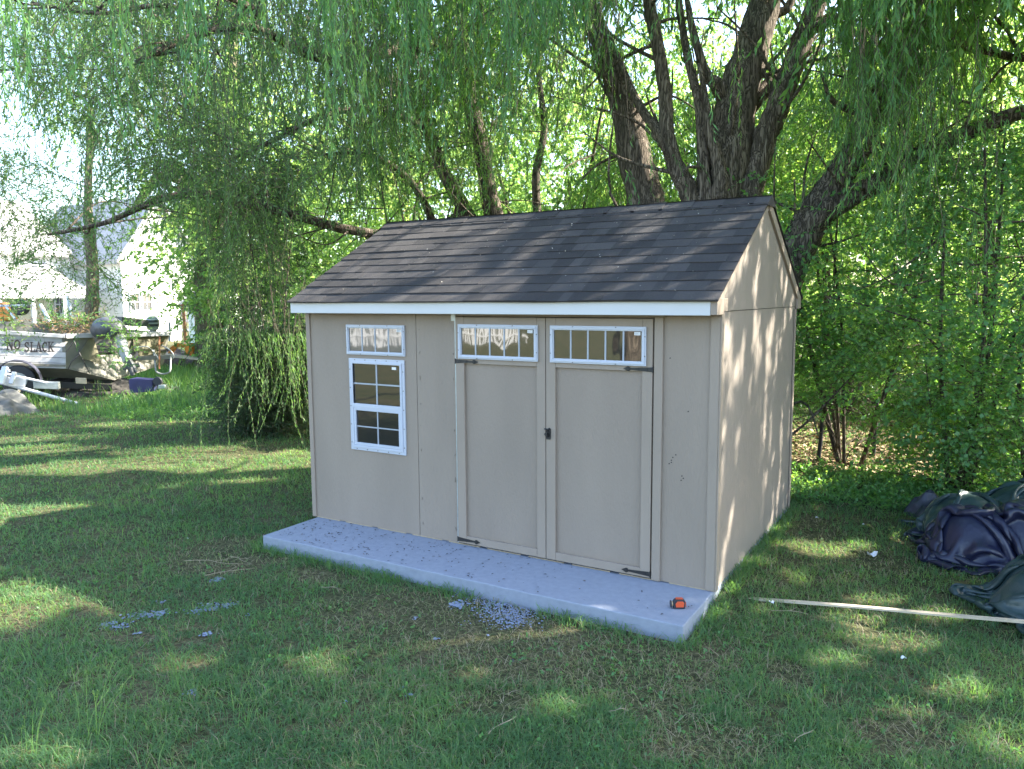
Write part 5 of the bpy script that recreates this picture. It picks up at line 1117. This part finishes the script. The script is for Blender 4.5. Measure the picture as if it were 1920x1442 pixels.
for i in range(6):
    f0, f1 = fr[i]+.012, fr[i+1]-.004; A_ = [lerp(g0, c0, f0), lerp(g1, c1, f0), lerp(g1, c1, f1), lerp(g0, c0, f1)]; off = nrm*(.012*(i % 2)+.006*i*(1 if i > 3 else 0)); V = [p+off for p in A_]+[p-nrm*.05 for p in A_]
    side.add(V, [(0,1,2,3),(7,6,5,4),(0,4,5,1),(1,5,6,2),(2,6,7,3),(3,7,4,0)], [.3,.8,.55,.7,.4,.6][i])
side.build("plank_side", M['plank'], bo)
tp = [g1, lerp(g1, g3, .25), lerp(g1, g3, .27)-np.array([0,0,.42]), lerp(g1, g3, .44)-np.array([0,0,.42]), lerp(g1, g3, .46), g3, c3, k1, c1]
mb = MB(); V = [p for p in tp]+[p+ax/np.linalg.norm(ax)*.06 for p in tp]; n = len(tp)
mb.add(V, [(0,1,2,8),(2,3,7,8),(3,4,5,6,7)]+[(n+8,n+2,n+1,n),(n+8,n+7,n+3,n+2),(n+7,n+6,n+5,n+4,n+3)]+[(i, n+i, n+(i+1) % n, (i+1) % n) for i in range(n)]); tr = mb.build("transom", M['tan_hull'], bo)
tn_ = np.cross(g3-g1, (0, 0, 1)); tn_ /= np.linalg.norm(tn_); tn_ = tn_ if tn_@(CAM-g1) > 0 else -tn_
mb = MB(); st = [lerp(g1,g3,.20)-np.array([0,0,.05]), lerp(g1,g3,.25)-np.array([0,0,.05]), lerp(c1,k1,.75)+np.array([0,0,.28]), lerp(c1,k1,.25)+np.array([0,0,.32])]; mb.add([p+tn_*.012 for p in st]+[p+tn_*.002 for p in st], [(0,1,2,3),(7,6,5,4),(0,4,5,1),(1,5,6,2),(2,6,7,3),(3,7,4,0)])
st = [lerp(g1,g3,.62)-np.array([0,0,.08]), lerp(g1,g3,.97)-np.array([0,0,.05]), lerp(g3,c3,.55)-(g3-g1)*.03, lerp(k1,c3,.4)+np.array([0,0,.35])]; mb.add([p+tn_*.012 for p in st]+[p+tn_*.002 for p in st], [(0,1,2,3),(7,6,5,4),(0,4,5,1),(1,5,6,2),(2,6,7,3),(3,7,4,0)])
mb.build("olive_patch", M['olive'], tr)  # two olive patches laid over the tan transom
# bottom panels and far side
mb = MB()
for a_, b_ in ((c1, k1), (k1, c3), (c3, g3)):
    V = [a_, b_, b_+ax, a_+ax]; V = V+[p+np.array([0,0,.05]) for p in V]; mb.add(V, [(3,2,1,0),(4,5,6,7),(0,1,5,4),(1,2,6,5),(2,3,7,6),(3,0,4,7)])
mb.build("hull_bottom", M['tan_hull'], bo)
V = [g1-np.array([0,0,.35]), g3-np.array([0,0,.35]), g3+ax-np.array([0,0,.35]), g1+ax-np.array([0,0,.35])]; MB().add(V+[p-np.array([0,0,.03]) for p in V], [(0,1,2,3),(7,6,5,4),(0,4,5,1),(1,5,6,2),(2,6,7,3),(3,7,4,0)]).build("deck", M['dark'], bo)
mb = MB(); mb.bar(g0+np.array([0,0,.02]), g1+np.array([0,0,.02]), .16, .07); mb.bar(g1+np.array([0,0,.021]), lerp(g1,g3,.25)+np.array([0,0,.021]), .14, .09); mb.bar(lerp(g1,g3,.46)+np.array([0,0,.02]), g3+np.array([0,0,.02]), .14, .10); mb.build("gunwale", M['plank'], bo)
mb = MB(); mb.bar(lerp(g0,c0,.9)+nrm*.05, lerp(g1,c1,.9)+nrm*.05, .04, .05); mb.build("rub_rail", M['tan_hull'], bo)
# lettering: slab-serif strokes, laid on the side
def letters():
    w, t, sf = .62, .17, .16
    def bar_(x0, y0, x1, y1, th=t): return ('b', x0, y0, x1, y1, th)
    def ser(x, y, L=.34): return ('b', x-L/2, y, x+L/2, y, .09)
    def arc(cx, cy, rx, ry, a0, a1, n=9, th=t): return [('b', cx+rx*math.cos(math.radians(a0+(a1-a0)*i/n)), cy+ry*math.sin(math.radians(a0+(a1-a0)*i/n)), cx+rx*math.cos(math.radians(a0+(a1-a0)*(i+1)/n)), cy+ry*math.sin(math.radians(a0+(a1-a0)*(i+1)/n)), th) for i in range(n)]
    L_ = {'N': [bar_(.12,0,.12,1,.13), bar_(.12,1,.6,0,.17), bar_(.6,0,.6,1,.13), ser(.12,.04), ser(.1,.96,.3), ser(.6,.96)],
          'O': arc(.35,.5,.27,.43,0,360,16), 'S': arc(.33,.73,.20,.20,20,270,9,.15)+arc(.33,.27,.22,.20,90,-160,9,.15)+[bar_(.53,.68,.53,1.0,.07), bar_(.10,.0,.10,.32,.07)],
          'L': [bar_(.18,0,.18,1), ser(.18,.96,.4), bar_(.02,.05,.6,.05,.10), bar_(.58,.0,.58,.3,.08)],
          'A': [bar_(.06,.02,.33,1,.12), bar_(.33,1,.62,.02,.19), bar_(.16,.34,.5,.34,.09), ser(.06,.04,.28), ser(.62,.04,.34)],
          'C': arc(.36,.5,.27,.43,50,310,13)+[bar_(.56,.66,.56,.98,.07)], 'K': [bar_(.15,0,.15,1), ser(.15,.04,.38), ser(.15,.96,.38), bar_(.2,.42,.58,.97,.10), bar_(.30,.58,.62,.04,.18), ser(.58,.96,.28), ser(.62,.04,.3)]}
    return L_
LT = letters(); e2v = np.array([0, 0, 1.0])
def put_text(txt, ua, ub, va, vb):
    """letters between photo columns ua..ub, on the plank side's own plane"""
    def onside(u, v):
        d = CF+CR*(u-960)/FPX+CU*(721-v)/FPX; p0 = g1+nrm*.075; return CAM+d*((p0-CAM)@nrm)/(d@nrm)
    A0, A1, B0 = onside(ua, va), onside(ub, va+ (vb-va)*0), onside(ua, vb); adv = {'N':.80,'O':.80,'S':.72,'L':.72,'A':.76,'C':.72,'K':.74}
    tot = sum(adv[c] for c in txt); ex_ = (A1-A0)/tot; ey_ = (A0-B0); x = 0; mb = MB()
    for ci, c in enumerate(txt):
        for (_, x0_, y0_, x1_, y1_, th) in LT[c]:
            a_ = np.array([x+x0_, y0_]); b_ = np.array([x+x1_, y1_]); dd = b_-a_; l = math.hypot(*dd)+1e-6; nn = np.array([-dd[1], dd[0]])/l*th/2; dd = dd/l*.02
            V = [B0+ex_*q_[0]+ey_*q_[1] for q_ in (a_-dd-nn, b_+dd-nn, b_+dd+nn, a_-dd+nn)]; mb.add(V+[p-nrm*.004 for p in V], [(0,1,2,3),(7,6,5,4),(0,4,5,1),(1,5,6,2),(2,6,7,3),(3,7,4,0)])
        x += adv[c]
    mb.build("lettering", M['letter'], bo)
put_text("NO", 12, 40, 637, 656); put_text("SLACK", 45, 101, 641, 660)
# outboard motor on the transom
om = empty("outboard_motor", P(218, 700, 16.8)); om.location.z = GZ; tag(om, "weathered dark outboard motor tilted on the old boat's transom", "outboard motor")
a_ = P(200, 606, 16.7); mb = MB(); dd = np.array([e1[0], e1[1], 0]); ss = np.cross(dd, (0, 0, 1)); 
pts = smooth_path([P(186,622,16.8), P(192,616,16.7), P(204,614,16.6), P(216,618,16.6), P(224,628,16.6)], 4); mb.tube(pts, list(.17+.07*np.sin(np.linspace(.3, 2.9, len(pts)))), 12, rough=.05); mb.build("cowl", M['motor'], om, smooth=True)
mb = MB(); mb.bar(P(222,628,16.6), P(232,652,16.5), .16, .20); mb.bar(P(228,648,16.5), P(240,676,16.4), .13, .22); mb.build("bracket", M['motor_l'], om, bevel=.02)
mb = MB(); mb.bar(P(238,672,16.4), P(252,700,16.4), .07, .16); mb.bar(P(230,690,16.5), P(262,684,16.6), .05, .10); mb.tube([P(244,690,16.35), P(250,704,16.35)], [.06,.04], 10); mb.build("lower_leg", M['motor'], om, bevel=.01)
mb = MB(); c_ = P(247, 664, 16.5); 
for rr in (.10, .055): mb.tube([c_+tn_*(.02 if rr == .10 else .05), c_+tn_*(.08 if rr == .10 else .09)], rr, 16)
mb.build("exhaust_bellow", M['rubber'], om)
# swim ladder and bars on the transom
M['pipe'] = mat('weathered_pipe', (.30,.31,.30), .45, metal=.5, noise=.2)
sw = empty("boat_ladder", P(305, 690, 17.2)); sw.location.z = GZ; tag(sw, "bent pipe ladder loop hanging off the boat's stern", "boat ladder")
s = smooth_path([P(288,656,17.6), P(291,680,17.4), P(293,696,17.3), P(302,701,17.3), P(314,700,17.3), P(319,694,17.3), P(320,668,17.5)], 4); MB().tube(s, .022, 8).build("loop", M['pipe'], sw, smooth=True)
mb = MB(); mb.bar(P(256,672,17.4), P(320,669,17.5), .10, .09); mb.build("step", M['tan_hull'], sw)
MB().tube(smooth_path([P(250,652,17.2), P(275,650,17.3), P(288,660,17.4), P(300,676,17.4)], 4), .016, 6).build("rail", M['pipe'], sw)
MB().tube(smooth_path([P(304,648,17.6), P(318,656,17.5), P(326,668,17.5), P(320,676,17.5)], 4), .016, 6).build("rail", M['pipe'], sw)
mb = MB(); mb.bar(P(299,632,17.6), P(299,692,17.3), .03, .03); mb.bar(P(293,648,17.6), P(306,642,17.6), .02, .02); mb.build("upright", M['rust'], sw)
mb = MB(); mb.tube([P(138,638,16.3), P(152,668,16.3), P(168,700,16.4)], .012, 6); mb.tube([P(138,640,16.3), P(124,660,16.2)], .012, 6); mb.tube([P(150,664,16.3), P(134,678,16.2), P(128,692,16.2)], .012, 6)
tag(mb.build("fishing_gaff", M['black']), "thin dark rod leaning on the boat's corner panel", "rod")
# trailer
tl = empty("boat_trailer", (*P(90, 720, 16.4)[:2], GZ)); tag(tl, "dark boat trailer with black fender under the old boat", "trailer")
MB().bar(P(-300,704,15.0), P(210,726,16.8), .08, .12).build("frame_rail", M['black'], tl); MB().bar(P(-200,700,17.0), P(260,716,18.6), .08, .12).build("frame_rail", M['black'], tl)
MB().bar(P(150,722,16.6), P(235,712,18.2), .10, .10).build("cross_member", M['black'], tl)
wc = P(38, 712, 15.9); wv = nrm
mb = MB(); ring = []; 
mb.tube([wc+wv*.0, wc+wv*.20], .31, 24); w_ = mb.build("tyre", M['rubber'], tl, bevel=.03)
MB().tube([wc+wv*.201, wc+wv*.215], .16, 16).build("rim", M['metalstrip'], w_)
mb = MB(); 
for i in range(9):
    t0, t1 = math.radians(180-20*i), math.radians(180-20*(i+1)); A_ = wc+e1*(.40*math.cos(t0))+np.array([0,0,.40*math.sin(t0)]); B_ = wc+e1*(.40*math.cos(t1))+np.array([0,0,.40*math.sin(t1)])
    V = [A_-wv*.02, A_+wv*.26, B_+wv*.26, B_-wv*.02]; mb.add(V+[p+np.array([0,0,.02]) for p in V], [(0,1,2,3),(7,6,5,4),(0,4,5,1),(1,5,6,2),(2,6,7,3),(3,7,4,0)])
mb.build("fender", mat('dark_fender', (.06,.06,.09), .5, noise=.3), tl)
# things stored under and around the boat
M['junk'] = mat('dark_junk', (.05,.045,.04), .9, noise=.5, nscale=8)
o = heap("scrap_heap", P(150, 720, 17.0)[:2], 2.3, .55, .42, math.atan2(e1[1], e1[0]), 71, M['junk'], "dark scrap heaped on the ground below the boat", amp=.15, res=70, rings=24); o["category"] = "scrap heap"; del o["group"]
mb = MB(); mb.obox(P(152, 714, 16.1), e1*.10, nrm*.02, (0, 0, .06)); tag(mb.build("cardboard_piece", M['lath'], bevel=.004), "pale torn cardboard piece under the boat's stern", "cardboard")
mb = MB(); mb.obox(P(88, 722, 15.6), e1*.22, nrm*.12, (0, 0, .07)); tag(mb.build("metal_box", M['metalstrip'], bevel=.01), "low grey metal box lying in front of the trailer", "box")
bl = empty("blue_cart", (*P(272, 737, 16.2)[:2], GZ)); tag(bl, "blue plastic bin on its side with a black wheel", "wheeled bin")
M['blue'] = mat('blue_plastic', (.030,.028,.11), .5, noise=.15, nscale=8)
cb = P(271, 722, 16.2); hx = np.array([CR[0], CR[1], 0]); hy = np.array([-CR[1], CR[0], 0])
mb = MB(); V = []
for (dx, hw, hh) in ((-.25, .15, .135), (-.22, .16, .15), (.22, .13, .125), (.235, .11, .11)):
    V += [cb+hx*dx+hy*(a*hw)+np.array([0, 0, b*hh]) for a, b in ((-1,-1),(1,-1),(1,1),(-1,1))]
mb.add(V, [(3,2,1,0),(12,13,14,15)]+[(i*4+j, i*4+(j+1) % 4, i*4+4+(j+1) % 4, i*4+4+j) for i in range(3) for j in range(4)]); mb.build("bin_body", M['blue'], bl, bevel=.02)
cw = P(296, 715, 16.1); MB().tube([cw-hy*.04, cw+hy*.03], .095, 20).build("wheel", M['rubber'], bl, bevel=.015)
MB().tube([cb+hx*.27, cw+hx*.0], .02, 6).build("axle", M['metalstrip'], bl)
mb = MB(); mb.obox(P(305, 725, 16.1), hx*.07, hy*.05, (0, 0, .04)); tag(mb.build("grey_block", M['metalstrip'], bevel=.01), "small pale grey block beside the blue bin's wheel", "block")
# white pipes and rack at the left edge
M['pipe_w'] = mat('white_pipe', (.62,.64,.70), .5, noise=.12, nscale=6)
def pole(name, a, b, r_, label, cat, m=None, grp="white poles by the old boat"): tag(MB().tube([a, (a+b)/2, b], r_, 10).build(name, m or M['pipe_w'], smooth=False), label, cat, grp)
pole("white_pole", P(-60,700,14.6), P(146,757,15.4), .035, "long white pole slanting down to the grass, lowest of the pile", "pole")
pole("white_pole", P(-40,690,14.9), P(105,722,15.6), .028, "short white pole above the longest one beside the trailer wheel", "pole")
pole("white_pole", P(76,571,17.5), P(103,620,17.3), .035, "white pole leaning up from the boat's deck", "pole")
pole("white_pole", P(126,556,19), P(138,604,18.6), .035, "white pole rising behind the boat beside the tan trunk", "pole")
pole("white_pole", P(-40,574,19), P(50,573,19), .028, "level white rail above the boat at the left edge", "pole")
pole("white_pole", P(12,576,19), P(28,598,18.6), .025, "short white strut under the level rail", "pole")
rk = empty("white_rack", (*P(15, 735, 14.7)[:2], GZ)); tag(rk, "white painted metal bracket frame lying on the pile at the left edge", "metal frame")
MB().bar(P(2,720,14.6), P(10,688,14.7), .10, .06).build("upright", M['pipe_w'], rk); MB().bar(P(21,720,14.7), P(27,698,14.8), .07, .05).build("upright", M['pipe_w'], rk)
MB().bar(P(-10,712,14.7), P(48,718,15.0), .05, .16).build("plate", M['pipe_w'], rk); MB().bar(P(-10,698,14.7), P(18,695,14.7), .05, .05).build("top_bar", M['pipe_w'], rk)
M['tarp_grey'] = mat('grey_tarp', (.13,.13,.12), .7, noise=.3, nscale=6, bump=.4)
o = heap("grey_tarp", P(-5, 760, 14.4)[:2], .75, .5, .42, .3, 81, M['tarp_grey'], "grey tarp mound under the white poles at the left edge", amp=.12, res=60, rings=24); o["group"] = "white poles by the old boat"; del o["group"]
pole("weathered_beam", P(12,763,14.3), P(36,732,14.6), .03, "short tan stick leaning on the grey tarp", "stick", M['lath'], "sticks by the old boat")
# second boat behind
b2o = empty("white_motorboat", (*P(270, 640, 21.5)[:2], GZ)); tag(b2o, "low white motorboat parked behind the old boat", "boat")
h0, h1 = P(150, 612, 20.5), P(316, 624, 22.5); ax2 = (h1-h0); s2 = np.cross(ax2/np.linalg.norm(ax2), (0,0,1))*1.0; s2 = s2 if s2@CF > 0 else -s2
mb = MB(); V = []
for f, wd, zt, zb in ((0,.2,.12,-.3),(.25,.7,.05,-.7),(.6,.9,0,-.8),(1,.85,-.04,-.75)):
    c_ = lerp(h0, h1, f)+s2*.9; V += [c_-s2*wd+np.array([0,0,zt]), c_+s2*wd+np.array([0,0,zt]), c_+s2*wd*.6+np.array([0,0,zb]), c_-s2*wd*.6+np.array([0,0,zb])]
mb.add(V, [(3,2,1,0),(12,13,14,15)]+[(i*4+j, i*4+(j+1) % 4, i*4+4+(j+1) % 4, i*4+4+j) for i in range(3) for j in range(4)]); mb.build("hull", M['white'], b2o, bevel=.03)
mb = MB(); mb.bar(P(212,600,20.8), P(262,606,21.4), .9, .18); mb.build("cover", M['tarp_grey'], b2o)
m2 = empty("striped_outboard", P(286, 620, 21.6)); m2.location.z = GZ; tag(m2, "white and grey striped outboard motor on the motorboat behind", "outboard motor")
mc = P(286, 604, 21.6); 
for i, (z0, z1, r0, r1, mm) in enumerate(((-.22,-.12,.13,.17,'white'),(-.119,-.05,.17,.175,'motor'),(-.049,-.01,.175,.178,'white'),(-.009,.06,.178,.175,'motor'),(.061,.09,.175,.16,'white'),(.091,.17,.16,.09,'motor_l'))):
    MB().tube([mc+np.array([0,0,z0]), mc+np.array([0,0,z1])], [r0, r1], 16).build("cowl_band", M[mm], m2)
MB().bar(mc+np.array([0,0,-.22]), mc+np.array([0,0,-.7]), .14, .12).build("leg", M['motor_l'], m2)
MB().tube([P(318,604,21.5), P(318,640,21.5)], .03, 8).build("jack_post", M['motor_l'], b2o)
# orange machine at far left edge
orm = empty("orange_tractor", (*P(18, 640, 21)[:2], GZ)); tag(orm, "faded orange garden tractor behind the boat at the left edge", "tractor")
mb = MB(); mb.bar(P(-20,586,21), P(14,578,21), .5, .34); mb.build("hood", M['orange2'], orm, bevel=.04); mb = MB(); mb.bar(P(0,600,21), P(24,592,21), .45, .18); mb.build("frame", M['orange2'], orm, bevel=.03)
c_ = P(38, 576, 21); MB().tube([c_-hy*.1, c_+hy*.1], .22, 20).build("wheel", M['rubber'], orm, bevel=.03)
# weeds and brush growing over the boat
rb = np.random.default_rng(55)
def shrublet(name, lab, u0, u1, v0, v1, t, n, m, ll, lw, cat="weeds", L=(.2,.5), up=.6, grp="weeds growing over the boat"):
    O = np.array([P(rb.uniform(u0, u1), rb.uniform(v0, v1), t+rb.normal()*.15) for _ in range(n)]); d = rb.normal(size=(n, 3)); d[:, 2] = abs(d[:, 2])*up+up*.3
    V, Q, T, I = sprays(rb, O, unit(d), rb.uniform(*L, n), 14, ll, lw, .2, .9, .6, .004, keepfn=None); tag(link(name, np_mesh(name, V, Q, T, I), [m, M['twig']]), lab, cat, grp)
shrublet("vine_weeds", "green vine hanging over the outboard motor", 196, 236, 600, 700, 16.0, 42, M['leaf_willow'], .07, .022)
shrublet("vine_weeds", "green weeds sprouting from the boat's stern deck", 236, 258, 600, 660, 16.6, 30, M['leaf_willow'], .07, .022)
shrublet("vine_weeds", "yellowish weeds on the boat's deck behind the lettering", 90, 170, 590, 622, 17.2, 70, M['leaf_willow'], .07, .025)
shrublet("vine_weeds", "leafy branch in front of the boat's first letters", 0, 40, 560, 670, 15.6, 42, M['leaf_dark'], .06, .022)
shrublet("dry_brush", "dry tan brush piled on the old boat's deck", 70, 200, 600, 626, 17.0, 90, M['litter'], .10, .012, "dry brush", (.3,.7), .4, "brush on the boat")

# ------------------------------------------------------------------ what the windows mirror: picket fence beyond the lawn behind the camera
fn = empty("picket_fence", (-14, -24, GZ)); tag(fn, "white picket fence across the lawn mirrored in the door windows", "fence")
fa0, fb0 = np.array([-31.0, -14.0]), np.array([-15.2, -24.4]); L = np.linalg.norm(fb0-fa0); fd = (fb0-fa0)/L; fnn = np.array([-fd[1], fd[0]])
mb = MB(); k = int(L/.30)
for i in range(k):
    c_ = fa0+fd*(i*.30); a3 = np.array([*fd, 0]); n3 = np.array([*fnn, 0]); mb.obox((c_[0], c_[1], GZ+.80), a3*.085, n3*.01, (0, 0, .80))
mb.build("pickets", M['white'], fn); pk = bpy.data.objects["pickets"]; pk["kind"] = "stuff"
for z in (.35, 1.25): MB().bar((*(fa0+fnn*.03), z), (*(fb0+fnn*.03), z), .04, .09).build("rail", M['white'], fn)
